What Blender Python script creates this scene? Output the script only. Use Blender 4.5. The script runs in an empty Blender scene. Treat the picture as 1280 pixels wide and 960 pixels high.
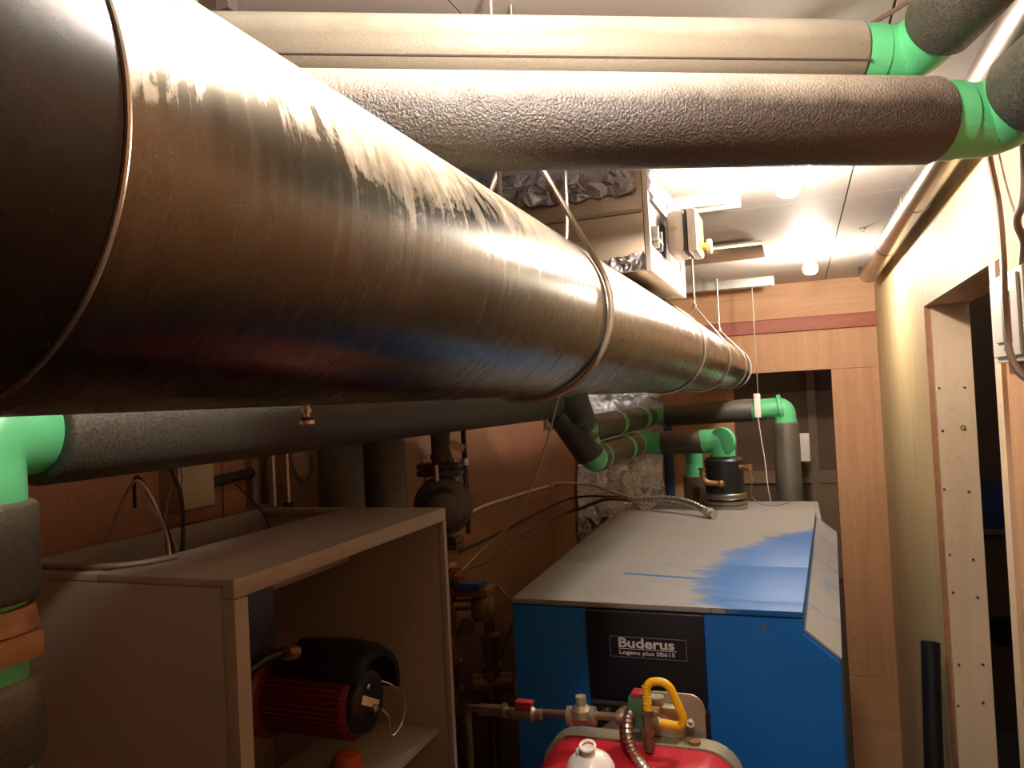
import bpy, bmesh, math, random
from mathutils import Vector, Matrix, Euler
random.seed(7)
SC = bpy.context.scene
COL = SC.collection
R = math.radians
EYE = 2.15  # layout scaled about the camera at calibration, eye height chosen along with it

# ------------------------------------------------------------------ camera
cam_d = bpy.data.cameras.new('camera')
cam_d.sensor_width = 36.0
cam_d.lens = 27.0
cam_d.clip_start = 0.02
cam = bpy.data.objects.new('camera', cam_d)
COL.objects.link(cam)
yaw, pitch, roll = 0.356034, 0.022116, -0.049480
cam.matrix_world = (Matrix.Translation((0, 0, EYE)) @ Matrix.Rotation(yaw, 4, 'Z')
                    @ Matrix.Rotation(math.pi / 2 + pitch, 4, 'X') @ Matrix.Rotation(roll, 4, 'Z'))
SC.camera = cam

# ------------------------------------------------------------------ world, exposure
w = bpy.data.worlds.new('world')
SC.world = w
w.use_nodes = True
w.node_tree.nodes['Background'].inputs[0].default_value = (0.9, 0.8, 0.7, 1)
w.node_tree.nodes['Background'].inputs[1].default_value = 0.30
SC.view_settings.view_transform = 'Standard'
SC.view_settings.look = 'None'
SC.view_settings.gamma = 1.0
SC.view_settings.exposure = 0.15
BULB_STRENGTH = 700.0
BULB_COLOUR = (1.0, 0.90, 0.79)

# ------------------------------------------------------------------ materials
def lin(c):
    return tuple(((v / 255) / 12.92 if v / 255 <= 0.04045 else ((v / 255 + 0.055) / 1.055) ** 2.4) for v in c)

class NT:
    def __init__(s, name):
        s.m = bpy.data.materials.new(name)
        s.m.use_nodes = True
        s.t = s.m.node_tree
        s.n = s.t.nodes
        s.b = s.n['Principled BSDF']
    def new(s, ty, **k):
        n = s.n.new(ty)
        for a, v in k.items():
            setattr(n, a, v)
        return n
    def link(s, a, b):
        s.t.links.new(a, b)
    def coord(s, scale=(1, 1, 1), rot=(0, 0, 0)):
        tc = s.new('ShaderNodeTexCoord')
        mp = s.new('ShaderNodeMapping')
        mp.inputs['Scale'].default_value = scale
        mp.inputs['Rotation'].default_value = rot
        s.link(tc.outputs['Object'], mp.inputs['Vector'])
        return mp.outputs['Vector']
    def noise(s, vec, scale, detail=4, rough=0.55, dist=0.0):
        n = s.new('ShaderNodeTexNoise')
        n.inputs['Scale'].default_value = scale
        n.inputs['Detail'].default_value = detail
        n.inputs['Roughness'].default_value = rough
        n.inputs['Distortion'].default_value = dist
        s.link(vec, n.inputs['Vector'])
        return n.outputs['Fac']
    def ramp(s, fac, stops):
        r = s.new('ShaderNodeValToRGB')
        e = r.color_ramp.elements
        while len(e) < len(stops):
            e.new(0.5)
        for i, (p, c) in enumerate(stops):
            e[i].position = p
            e[i].color = (c, c, c, 1) if isinstance(c, (int, float)) else (*c[:3], 1)
        s.link(fac, r.inputs[0])
        return r.outputs[0]
    def mix(s, fac, a, b, mode='MIX'):
        m = s.new('ShaderNodeMix', data_type='RGBA', blend_type=mode)
        for i, v in ((0, fac), (6, a), (7, b)):
            if hasattr(v, 'is_output'):
                s.link(v, m.inputs[i])
            elif i == 0:
                m.inputs[0].default_value = v
            else:
                m.inputs[i].default_value = (*v[:3], 1)
        return m.outputs[2]
    def math(s, op, a, b=None, clamp=False):
        m = s.new('ShaderNodeMath', operation=op, use_clamp=clamp)
        for i, v in enumerate((a, b)):
            if v is None:
                continue
            if hasattr(v, 'is_output'):
                s.link(v, m.inputs[i])
            else:
                m.inputs[i].default_value = v
        return m.outputs[0]
    def xyz(s, vec):
        x = s.new('ShaderNodeSeparateXYZ')
        s.link(vec, x.inputs[0])
        return x.outputs
    def bump(s, h, strength=0.3, dist=0.002):
        b = s.new('ShaderNodeBump')
        b.inputs['Strength'].default_value = strength
        b.inputs['Distance'].default_value = dist
        s.link(h, b.inputs['Height'])
        s.link(b.outputs[0], s.b.inputs['Normal'])
    def set(s, **k):
        nm = dict(col='Base Color', rough='Roughness', metal='Metallic', spec='Specular IOR Level',
                  emit='Emission Color', estr='Emission Strength', trans='Transmission Weight', alpha='Alpha')
        for a, v in k.items():
            i = s.b.inputs[nm[a]]
            if hasattr(v, 'is_output'):
                s.link(v, i)
            elif isinstance(v, tuple):
                i.default_value = (*v[:3], 1)
            else:
                i.default_value = v
        return s.m

def plain(name, col, rough=0.5, metal=0.0, var=0.12, scale=14, bump=0.0):
    """plain paint, plastic or metal with a little mottling"""
    t = NT(name)
    v = t.coord()
    f = t.noise(v, scale, 5)
    c = t.mix(t.ramp(f, [(0.3, 0.0), (0.7, 1.0)]), tuple(x * (1 - var) for x in col), tuple(min(1, x * (1 + var)) for x in col))
    t.set(col=c, rough=rough, metal=metal)
    if bump:
        t.bump(t.noise(v, scale * 8, 3), bump, 0.001)
    return t.m

def wood(name, light, dark, axis='Z', grain=1.0, rough=0.6, knots=True):
    t = NT(name)
    st = {'X': (0.06, 1, 1), 'Y': (1, 0.06, 1), 'Z': (1, 1, 0.06)}[axis]
    v = t.coord(st)
    n1 = t.noise(v, 26 * grain, 8, 0.6, 0.6)
    n2 = t.noise(v, 90 * grain, 4, 0.6)
    n3 = t.noise(t.coord(), 2.2, 3)
    f = t.math('ADD', t.math('MULTIPLY', n1, 0.6), t.math('ADD', t.math('MULTIPLY', n2, 0.25), t.math('MULTIPLY', n3, 0.35)))
    c = t.mix(t.ramp(f, [(0.36, 0.0), (0.82, 1.0)]), dark, light)
    sp = t.noise(t.coord(), 38, 6, 0.75)
    c = t.mix(t.ramp(sp, [(0.56, 0.0), (0.72, 0.45)]), c, tuple(x * 0.62 for x in dark))
    if knots:
        vo = t.new('ShaderNodeTexVoronoi')
        vo.inputs['Scale'].default_value = 3.4
        ks = {'X': (0.6, 1, 1), 'Y': (1, 0.6, 1), 'Z': (1, 1, 0.6)}[axis]
        t.link(t.coord(ks), vo.inputs['Vector'])
        k = t.ramp(vo.outputs['Distance'], [(0.03, 0.75), (0.075, 0.0)])
        c = t.mix(k, c, tuple(x * 0.35 for x in dark))
    t.set(col=c, rough=rough)
    t.bump(n2, 0.12, 0.001)
    return t.m

def foam(name, col, dust, dust_col, bump=0.6, scale=230, lo=0.6, hi=1.5):
    """dark rubber pipe insulation with pitted skin; dust settled on upward faces, plus a painted top sheen on the black skin"""
    t = NT(name)
    v = t.coord()
    n = t.noise(v, scale, 2, 0.5)
    big = t.noise(v, 9, 5)
    g = t.new('ShaderNodeNewGeometry')
    up = t.xyz(g.outputs['Normal'])[2]
    d = t.math('MULTIPLY', t.ramp(t.math('ADD', up, t.math('MULTIPLY', t.math('SUBTRACT', big, 0.5), 0.9)), [(0.0, 0.0), (0.9, 1.0)]), dust)
    c = t.mix(d, t.mix(t.ramp(n, [(0.3, 0.0), (0.7, 1.0)]), tuple(x * lo for x in col), tuple(x * hi for x in col)), dust_col)
    t.set(col=c, rough=t.ramp(n, [(0.35, 0.34), (0.65, 0.62)]), spec=0.5)
    t.bump(n, bump, 0.003)
    return t.m

M = {}
M['ply'] = wood('plywood', lin((206, 160, 118)), lin((176, 124, 86)), 'Z', 0.8)
M['ply_pale'] = wood('pale_plywood', lin((206, 184, 140)), lin((178, 152, 108)), 'Z', 0.6, knots=False)
M['ply_x'] = wood('plywood_cross_grain', lin((212, 166, 122)), lin((184, 132, 92)), 'X', 0.8)
M['ply_left'] = wood('orange_plywood', lin((170, 120, 88)), lin((136, 90, 62)), 'Y', 0.7)
M['stud'] = wood('pale_lumber', lin((232, 206, 174)), lin((212, 180, 144)), 'Z', 0.5)
M['stud_y'] = wood('lumber_along', lin((214, 160, 108)), lin((186, 128, 80)), 'Y', 0.7)
M['red_wood'] = wood('red_stained_lumber', lin((176, 106, 86)), lin((150, 84, 66)), 'X', 0.8)
M['clamp_wood'] = wood('clamp_wood', lin((172, 124, 78)), lin((128, 84, 48)), 'Y', 1.0)
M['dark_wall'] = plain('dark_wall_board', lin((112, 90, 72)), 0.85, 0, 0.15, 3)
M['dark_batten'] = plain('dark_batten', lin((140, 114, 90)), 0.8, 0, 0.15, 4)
M['ceiling'] = plain('ceiling_panel', lin((206, 196, 188)), 0.65, 0, 0.05, 3)
M['floor'] = plain('concrete', lin((86, 78, 70)), 0.85, 0, 0.2, 6, 0.2)
M['green'] = plain('green_plastic', lin((92, 186, 126)), 0.36, 0, 0.06, 8)
M['foam_top'] = foam('dusty_insulation', lin((60, 54, 50)), 0.75, lin((200, 188, 172)), 0.9, 340)
M['foam_pale'] = foam('dust_covered_insulation', lin((136, 126, 110)), 0.9, lin((206, 198, 182)), 0.25, 420, 0.88, 1.1)
M['foam'] = foam('black_insulation', lin((66, 62, 54)), 0.6, lin((128, 116, 98)), 0.35, 260)  # paler upward faces: dust plus a lit sheen painted in for the long pipe
M['seam'] = plain('insulation_seam', lin((70, 56, 52)), 0.8)
M['cab'] = plain('cream_enamel', lin((152, 138, 122)), 0.42, 0, 0.04, 5)
M['black'] = plain('black_plastic', lin((26, 24, 26)), 0.4, 0, 0.2, 10)
M['black_panel'] = plain('black_panel', lin((24, 22, 30)), 0.45, 0, 0.15, 6)
M['pump_red'] = plain('pump_red', lin((112, 36, 36)), 0.4, 0, 0.12, 12)
M['cast_iron'] = plain('cast_iron', lin((84, 72, 62)), 0.55, 0.3, 0.25, 18, 0.2)
M['bronze'] = plain('aged_bronze', lin((150, 112, 72)), 0.48, 0.6, 0.25, 18, 0.15)
M['steel'] = plain('steel', lin((176, 168, 156)), 0.3, 1.0, 0.15, 16)
M['galv'] = plain('galvanised', lin((190, 184, 176)), 0.38, 1.0, 0.12, 10)
M['iron_pipe'] = plain('iron_pipe', lin((140, 118, 98)), 0.45, 0.8, 0.25, 20, 0.15)
M['bright_steel'] = plain('bright_steel', lin((214, 208, 198)), 0.42, 0.7, 0.1, 16)
M['shiny_duct'] = plain('shiny_duct', lin((158, 148, 136)), 0.24, 1.0, 0.2, 10, 0.1)
M['edge_wood'] = plain('plywood_edge', lin((158, 112, 80)), 0.7, 0, 0.2, 30)
M['dull_brass'] = plain('dull_brass', lin((156, 138, 116)), 0.45, 0.6, 0.2, 18)
M['ribbed_steel'] = plain('ribbed_steel', lin((206, 198, 186)), 0.3, 1.0, 0.1, 16)
M['wire'] = plain('steel_wire', lin((200, 190, 176)), 0.35, 0.8, 0.1, 20)
M['wire_white'] = plain('white_wire', lin((214, 200, 180)), 0.5, 0, 0.08, 20)
M['cable'] = plain('grey_cable', lin((120, 100, 84)), 0.5, 0, 0.1, 20)
M['cable_black'] = plain('black_cable', lin((40, 34, 30)), 0.5, 0, 0.1, 20)
M['white_paint'] = plain('white_paint', lin((236, 230, 218)), 0.4, 0, 0.04, 8)
M['white_plastic'] = plain('white_plastic', lin((238, 230, 220)), 0.28, 0, 0.03, 8)
M['yellow'] = plain('yellow_lid', lin((240, 206, 70)), 0.4, 0, 0.06, 10)
M['yellow_hose'] = plain('yellow_hose', lin((236, 178, 16)), 0.4, 0, 0.06, 20)
M['valve_red'] = plain('valve_red', lin((160, 36, 40)), 0.4, 0, 0.08, 10)
M['burner_red'] = plain('burner_red', lin((182, 30, 46)), 0.35, 0, 0.06, 6)
M['alu'] = plain('cast_aluminium', lin((172, 164, 140)), 0.45, 0.6, 0.15, 14, 0.15)
M['valve_green'] = plain('valve_green', lin((70, 104, 72)), 0.5, 0.1, 0.3, 26)
M['orange'] = plain('orange_plastic', lin((176, 74, 40)), 0.4)
M['blue'] = plain('boiler_blue', lin((22, 104, 186)), 0.4, 0, 0.08, 4)
M['blue_dark'] = plain('blue_strip', lin((58, 74, 124)), 0.4, 0, 0.08, 4)
M['letter'] = plain('silver_lettering', lin((215, 205, 200)), 0.4, 0.1)
M['plate'] = plain('name_plate', lin((24, 26, 42)), 0.35)
M['edge'] = plain('silver_edge', lin((150, 145, 150)), 0.4, 0.3)
M['brown_wrap'] = plain('brown_wrap', lin((84, 62, 46)), 0.7)
M['paper'] = plain('paper_tag', lin((214, 190, 150)), 0.7)

def duct_mat(name, dust_amount, base):
    t = NT(name)
    tc = t.coord()
    # streaks hang down the curved side: fine along the duct, long around it
    v = t.coord((1.0, 62.0, 2.2))
    s1 = t.noise(v, 1.6, 8, 0.7, 0.3)
    s2 = t.noise(t.coord((8.0, 40.0, 12.0)), 1.4, 8, 0.75, 0.4)
    blot = t.noise(tc, 13, 8, 0.72, 0.5)
    fine = t.noise(tc, 60, 4, 0.7)
    g = t.new('ShaderNodeNewGeometry')
    up = t.xyz(g.outputs['Normal'])[2]
    h = t.math('ADD', up, t.math('ADD', t.math('MULTIPLY', t.math('SUBTRACT', s1, 0.5), 0.8), t.math('MULTIPLY', t.math('SUBTRACT', blot, 0.5), 1.7)))
    d = t.ramp(h, [(0.20, 0.0), (0.27, 0.4), (0.80, 1.0)])
    d = t.math('MULTIPLY', d, t.math('MULTIPLY', t.ramp(t.math('ADD', s2, t.math('MULTIPLY', fine, 0.3)), [(0.40, 0.25), (0.75, 1.0)]), dust_amount))
    c = t.mix(d, t.mix(blot, tuple(x * 0.85 for x in base), base), lin((196, 182, 158)))
    film = t.ramp(t.math('ADD', t.math('MULTIPLY', s1, 0.6), t.math('MULTIPLY', blot, 0.4)), [(0.35, 0.20), (0.7, 0.34)])
    rough = t.math('ADD', film, t.math('MULTIPLY', d, 0.45), True)
    metal = t.math('SUBTRACT', 1.0, t.math('MULTIPLY', d, 0.9), True)
    t.set(col=c, rough=rough, metal=metal)
    return t.m
M['duct'] = duct_mat('dusty_stainless', 0.8, lin((104, 97, 84)))
def near_mat():
    # the nearest length is a dark coated pipe with drip marks and one dusty smear
    t = NT('dark_coated_steel')
    s1 = t.noise(t.coord((1.0, 60.0, 1.4)), 1.6, 8, 0.65, 0.3)
    blot = t.noise(t.coord(), 9, 6, 0.7)
    g = t.new('ShaderNodeNewGeometry')
    up = t.xyz(g.outputs['Normal'])[2]
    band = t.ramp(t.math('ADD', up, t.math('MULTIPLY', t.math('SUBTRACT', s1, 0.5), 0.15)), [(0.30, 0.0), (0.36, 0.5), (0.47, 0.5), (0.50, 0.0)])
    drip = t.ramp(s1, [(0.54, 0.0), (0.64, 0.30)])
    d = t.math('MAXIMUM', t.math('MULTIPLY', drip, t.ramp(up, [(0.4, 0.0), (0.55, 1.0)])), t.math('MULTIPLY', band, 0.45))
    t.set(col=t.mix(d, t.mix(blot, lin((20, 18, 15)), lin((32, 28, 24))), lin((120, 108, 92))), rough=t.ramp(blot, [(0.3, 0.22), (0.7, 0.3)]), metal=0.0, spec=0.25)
    return t.m
M['duct_near'] = near_mat()

def foil_mat():
    t = NT('wrinkled_foil')
    v = t.coord()
    n = t.noise(v, 16, 5, 0.6, 1.2)
    t.set(col=t.mix(t.noise(v, 30, 3), lin((206, 202, 206)), lin((240, 240, 248))), metal=1.0,
          rough=t.ramp(t.noise(v, 8, 4), [(0.3, 0.24), (0.7, 0.40)]))
    t.bump(n, 0.7, 0.02)
    return t.m
M['foil'] = foil_mat()
M['sheet'] = plain('dull_sheet_metal', lin((168, 150, 130)), 0.34, 1.0, 0.12, 6)

def dusty_blue(name, mode):
    """blue enamel under grey dust, part of it wiped clean"""
    t = NT(name)
    v = t.coord()
    x, y, z = t.xyz(v)
    n = t.noise(t.coord((1.0, 1.3, 1.0)), 9, 8, 0.7, 0.8)
    fn = t.noise(t.coord((1, 2, 1), (0, 0, 0.6)), 40, 5, 0.7)
    if mode == 'top':
        # object origin is the boiler's base at (-0.3, 1.8, 0)
        dy = t.math('SUBTRACT', y, 0.33)
        xb = t.math('ADD', t.math('MULTIPLY', t.math('MULTIPLY', dy, dy), 0.50), 0.02)
        d = t.math('ADD', t.math('SUBTRACT', x, xb), t.math('ADD', t.math('MULTIPLY', t.math('SUBTRACT', n, 0.5), 0.26), t.math('MULTIPLY', t.math('SUBTRACT', fn, 0.5), 0.10)))
        m1 = t.ramp(d, [(0.0, 0.0), (0.02, 0.6), (0.07, 1.0)])
        yl = t.math('ADD', t.math('MULTIPLY', t.math('SUBTRACT', x, 0.061), -0.158), 0.268)
        dl = t.math('ABSOLUTE', t.math('SUBTRACT', y, yl))
        m2 = t.math('MULTIPLY', t.ramp(dl, [(0.007, 1.0), (0.011, 0.0)]), t.math('MULTIPLY', t.math('GREATER_THAN', x, -0.18), t.math('LESS_THAN', x, 0.09)))
        scr = t.noise(t.coord((3, 14, 1), (0, 0, 0.5)), 4, 3, 0.5, 1.5)
        sm = t.ramp(scr, [(0.485, 0.0), (0.5, 0.95), (0.515, 0.0)])
        m3 = t.math('MULTIPLY', sm, t.math('MULTIPLY', t.math('GREATER_THAN', d, -0.17), t.math('LESS_THAN', y, 0.8)))
        m = t.math('MAXIMUM', m1, t.math('MAXIMUM', m2, m3), True)
    else:
        m = t.math('MULTIPLY', t.ramp(t.math('ADD', n, t.math('MULTIPLY', fn, 0.3)), [(0.70, 0.0), (0.80, 0.9)]), 0.8)
    dust = t.mix(fn, lin((124, 119, 113)), lin((150, 144, 136)))
    t.set(col=t.mix(m, dust, lin((16, 88, 152))), rough=t.ramp(m, [(0.0, 0.75), (1.0, 0.5)]), spec=0.3)
    return t.m
M['boiler_top'] = dusty_blue('boiler_top_dust', 'top')
M['boiler_side'] = dusty_blue('boiler_side_dust', 'side')

t = NT('lamp_glass')
t.set(col=(1.0, 1.0, 1.0), emit=BULB_COLOUR, estr=BULB_STRENGTH)
M['bulb'] = t.m

# ------------------------------------------------------------------ mesh helpers
def frame(d):
    d = Vector(d).normalized()
    a = Vector((0, 0, 1)) if abs(d.z) < 0.9 else Vector((1, 0, 0))
    u = d.cross(a).normalized()
    return u, u.cross(d).normalized(), d

class B:
    def __init__(s):
        s.bm = bmesh.new()
    def box(s, x0, x1, y0, y1, z0, z1, bev=0.0, mat=None):
        g = bmesh.ops.create_cube(s.bm, size=1)
        vs = g['verts']
        m = Matrix.Translation(((x0 + x1) / 2, (y0 + y1) / 2, (z0 + z1) / 2)) @ Matrix.Diagonal((abs(x1 - x0), abs(y1 - y0), abs(z1 - z0), 1))
        bmesh.ops.transform(s.bm, matrix=(mat @ m) if mat else m, verts=vs)
        if bev:
            es = list({e for v in vs for e in v.link_edges})
            bmesh.ops.bevel(s.bm, geom=es, offset=bev, segments=2, affect='EDGES', profile=0.6)
        return s
    def tube(s, pts, r, n=16, caps=True):
        pts = [Vector(p) for p in pts]
        rr = r if isinstance(r, (list, tuple)) else [r] * len(pts)
        t0 = (pts[1] - pts[0]).normalized()
        u, v, _ = frame(t0)
        rings = []
        prev = t0
        for i, p in enumerate(pts):
            if i == 0:
                tg = t0
            elif i == len(pts) - 1:
                tg = (pts[i] - pts[i - 1]).normalized()
            else:
                tg = ((pts[i + 1] - pts[i]).normalized() + (pts[i] - pts[i - 1]).normalized()).normalized()
            q = prev.rotation_difference(tg)
            u = q @ u
            u = (u - tg * u.dot(tg)).normalized()
            v = tg.cross(u)
            prev = tg
            rings.append([s.bm.verts.new(p + (u * math.cos(2 * math.pi * k / n) + v * math.sin(2 * math.pi * k / n)) * rr[i]) for k in range(n)])
        for a, b in zip(rings, rings[1:]):
            for k in range(n):
                s.bm.faces.new((a[k], a[(k + 1) % n], b[(k + 1) % n], b[k]))
        if caps:
            s.bm.faces.new(list(reversed(rings[0])))
            s.bm.faces.new(rings[-1])
        return s
    def cyl(s, p0, p1, r, n=20, r2=None):
        return s.tube([p0, p1], [r, r if r2 is None else r2], n)
    def lathe(s, prof, origin, axis, n=28):
        u, v, d = frame(axis)
        o = Vector(origin)
        rings = []
        for (h, r) in prof:
            r = max(r, 1e-4)
            rings.append([s.bm.verts.new(o + d * h + (u * math.cos(2 * math.pi * k / n) + v * math.sin(2 * math.pi * k / n)) * r) for k in range(n)])
        for a, b in zip(rings, rings[1:]):
            for k in range(n):
                s.bm.faces.new((a[k], a[(k + 1) % n], b[(k + 1) % n], b[k]))
        s.bm.faces.new(list(reversed(rings[0])))
        s.bm.faces.new(rings[-1])
        return s
    def loft(s, loops):
        rs = [[s.bm.verts.new(p) for p in l] for l in loops]
        n = len(rs[0])
        for a, b in zip(rs, rs[1:]):
            for k in range(n):
                s.bm.faces.new((a[k], a[(k + 1) % n], b[(k + 1) % n], b[k]))
        s.bm.faces.new(list(reversed(rs[0])))
        s.bm.faces.new(rs[-1])
        return s
    def sphere(s, c, r, sub=3, scale=(1, 1, 1)):
        g = bmesh.ops.create_icosphere(s.bm, subdivisions=sub, radius=r)
        bmesh.ops.transform(s.bm, matrix=Matrix.Translation(c) @ Matrix.Diagonal((*scale, 1)), verts=g['verts'])
        return s
    def bevel(s, off, seg=2):
        bmesh.ops.bevel(s.bm, geom=list(s.bm.edges), offset=off, segments=seg, affect='EDGES', profile=0.6)
        return s

def rnd(pts, rad, seg=8):
    """round the corners of a polyline"""
    pts = [Vector(p) for p in pts]
    out = [pts[0]]
    for a, b, c in zip(pts, pts[1:], pts[2:]):
        d1, d2 = (a - b), (c - b)
        l = min(rad, d1.length * 0.49, d2.length * 0.49)
        p, q = b + d1.normalized() * l, b + d2.normalized() * l
        for i in range(seg + 1):
            f = i / seg
            out.append((p * (1 - f) + b * f) * (1 - f) + (b * (1 - f) + q * f) * f)
    out.append(pts[-1])
    return out

def smooth_path(pts, seg=8):
    """Catmull-Rom through the points"""
    P = [Vector(p) for p in pts]
    P = [P[0] * 2 - P[1]] + P + [P[-1] * 2 - P[-2]]
    out = []
    for i in range(1, len(P) - 2):
        for k in range(seg):
            f = k / seg
            a, b, c, d = P[i - 1], P[i], P[i + 1], P[i + 2]
            out.append(0.5 * ((2 * b) + (c - a) * f + (2 * a - 5 * b + 4 * c - d) * f * f + (3 * b - a - 3 * c + d) * f ** 3))
    out.append(P[-2])
    return out

def wpos(o):
    p = Vector((0, 0, 0))
    while o:
        p += o.location
        o = o.parent
    return p

def obj(name, b, mat, parent=None, sharp=35):
    bm = b.bm
    bmesh.ops.recalc_face_normals(bm, faces=bm.faces)
    me = bpy.data.meshes.new(name)
    if parent:
        off = wpos(parent)
    else:
        xs = [v.co for v in bm.verts]
        off = Vector(((min(c.x for c in xs) + max(c.x for c in xs)) / 2, (min(c.y for c in xs) + max(c.y for c in xs)) / 2, min(c.z for c in xs)))
    bmesh.ops.translate(bm, vec=-off, verts=bm.verts)
    bm.to_mesh(me)
    bm.free()
    for p in me.polygons:
        p.use_smooth = True
    me.set_sharp_from_angle(angle=R(sharp))
    me.materials.append(M[mat])
    o = bpy.data.objects.new(name, me)
    COL.objects.link(o)
    if parent:
        o.parent = parent
    else:
        o.location = off
    return o

def tag(o, label, cat, group=None):
    o['label'] = label
    o['category'] = cat
    if group:
        o['group'] = group
    return o

def thing(name, label, cat, loc, group=None):
    o = bpy.data.objects.new(name, None)
    o.empty_display_size = 0.05
    COL.objects.link(o)
    o.location = loc
    return tag(o, label, cat, group)

def struct(name, b, mat, parent=None):
    o = obj(name, b, mat, parent)
    if not parent:
        o['kind'] = 'structure'
    return o

def dup(root, delta, label=None):
    r = root.copy()
    COL.objects.link(r)
    r.location = root.location + Vector(delta)
    if label:
        r['label'] = label
    for ch in list(root.children):
        c = ch.copy()
        COL.objects.link(c)
        c.parent = r
        for g in list(ch.children):
            d = g.copy()
            COL.objects.link(d)
            d.parent = c
    return r

# ------------------------------------------------------------------ setting
XR, XL, YB, ZC = 0.42, -1.25, 4.65, 2.74  # most positions here and below worked out beforehand from image pixels
Y0 = -1.2
struct('floor', B().box(XL - 0.1, 1.3, Y0 - 0.1, 5.6, -0.1, 0.0), 'floor')
WT = 0.12
c = struct('ceiling', B().box(XL - 0.1, XR + WT, Y0 - 0.1, YB + 0.1, ZC + 0.014, ZC + 0.1), 'ceiling')
for (x0, x1) in ((XL, -0.45), (-0.447, 0.171), (0.176, XR)):
    for (y0, y1) in ((Y0, 0.35), (0.353, 2.62), (2.623, YB)):
        struct('ceiling_panel', B().box(x0, x1, y0, y1, ZC, ZC + 0.0138), 'ceiling', c)

# right wall: studs sheeted with plywood around a door opening
WT = 0.12
DY0, DY1, DZ = 1.985, 2.99, 2.405
b = B()
b.box(XR + 0.018, XR + WT, DY1 + 0.002, YB + 0.1, 0, ZC).box(XR + 0.018, XR + WT, Y0, DY0 - 0.04, 0, ZC).box(XR + 0.018, XR + WT, DY0 - 0.04, DY1 + 0.002, DZ + 0.04, ZC)
wr = struct('wall_right', b, 'stud')
struct('plywood_panel', B().box(XR, XR + 0.018, DY1 - 0.012, 3.83, 0, ZC), 'ply_pale', wr)
struct('plywood_panel', B().box(XR, XR + 0.018, 3.833, YB, 0, ZC), 'ply_pale', wr)
struct('plywood_panel', B().box(XR, XR + 0.018, 1.915, DY1 - 0.015, DZ, ZC), 'ply_pale', wr)
struct('plywood_panel', B().box(XR, XR + 0.018, 0.70, 1.912, 0, ZC), 'ply', wr)
struct('plywood_panel', B().box(XR, XR + 0.018, Y0, 0.697, 0, ZC), 'ply', wr)
struct('panel_edge', B().box(XR + 0.001, XR + 0.018, DY1 - 0.0145, DY1 - 0.0122, 0, DZ), 'edge_wood', wr)
d1 = struct('door_1', B().box(XR + 0.018, XR + WT + 0.012, DY1 - 0.038, DY1, 0, DZ), 'stud')
struct('header', B().box(XR + 0.018, XR + WT + 0.012, DY0 - 0.04, DY1, DZ, DZ + 0.038), 'stud_y', d1)
struct('jamb', B().box(XR + 0.018, XR + WT + 0.012, DY0 - 0.04, DY0 - 0.002, 0, DZ), 'stud', d1)
for z in (2.13, 1.98, 1.78, 1.55, 1.42, 1.20, 1.06, 0.80, 0.62):
    for x in (0.45, 0.522):
        x += random.uniform(-.006, .006)
        zz = z + random.uniform(-.012, .012)
        struct('nail_head', B().cyl((x, DY1 - 0.041, zz), (x, DY1 - 0.037, zz), 0.0042, 8), 'cast_iron', d1)
struct('wood_knot', B().lathe([(0, .0085), (.002, .0085), (.002, .005), (.0005, .005)], (0.512, DY1 - 0.0375, 1.985), (0, -1, 0), 14), 'brown_wrap', d1)
struct('trim_1', B().box(XR - 0.006, XR + 0.02, DY0 - 0.055, DY0, 0, DZ - 0.002), 'stud')

# left wall
wl = struct('wall_left', B().box(XL - 0.1, XL - 0.014, Y0, 5.6, 0, ZC), 'stud')
for y0, y1 in ((Y0, 0.2), (0.204, 1.42), (1.424, 2.64), (2.644, 3.86), (3.864, YB)):
    struct('plywood_panel', B().box(XL - 0.0138, XL, y0, y1, 0, ZC), 'ply_left', wl)
# wall behind the camera
struct('wall_front', B().box(XL - 0.1, 1.3, Y0 - 0.1, Y0, 0, ZC), 'dark_wall')

# back wall: timbers around a dark opening
b = B()
b.box(XL - 0.014, -0.36, YB + 0.02, YB + 0.1, 0, 2.24).box(0.178, XR + 0.018, YB + 0.02, YB + 0.1, 0, 2.24).box(XL - 0.014, XR + 0.018, YB + 0.02, YB + 0.1, 2.24, ZC)
wb = struct('wall_back', b, 'ply')
struct('header_board', B().box(XL, XR, YB - 0.018, YB + 0.0195, 2.543, ZC), 'ply_x', wb)
struct('red_board', B().box(XL, XR, YB - 0.022, YB + 0.0195, 2.466, 2.541, 0.002), 'red_wood', wb)
struct('plywood_panel', B().box(XL, XR, YB, YB + 0.0195, 2.241, 2.464), 'ply', wb)
struct('plywood_panel', B().box(0.178, XR, YB, YB + 0.0195, 0.540, 2.239), 'ply', wb)
struct('plywood_panel', B().box(0.178, XR, YB - 0.004, YB + 0.0195, 0, 0.537), 'ply_x', wb)
struct('plywood_panel', B().box(XL, -0.36, YB, YB + 0.0195, 0, 2.239), 'ply', wb)

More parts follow.
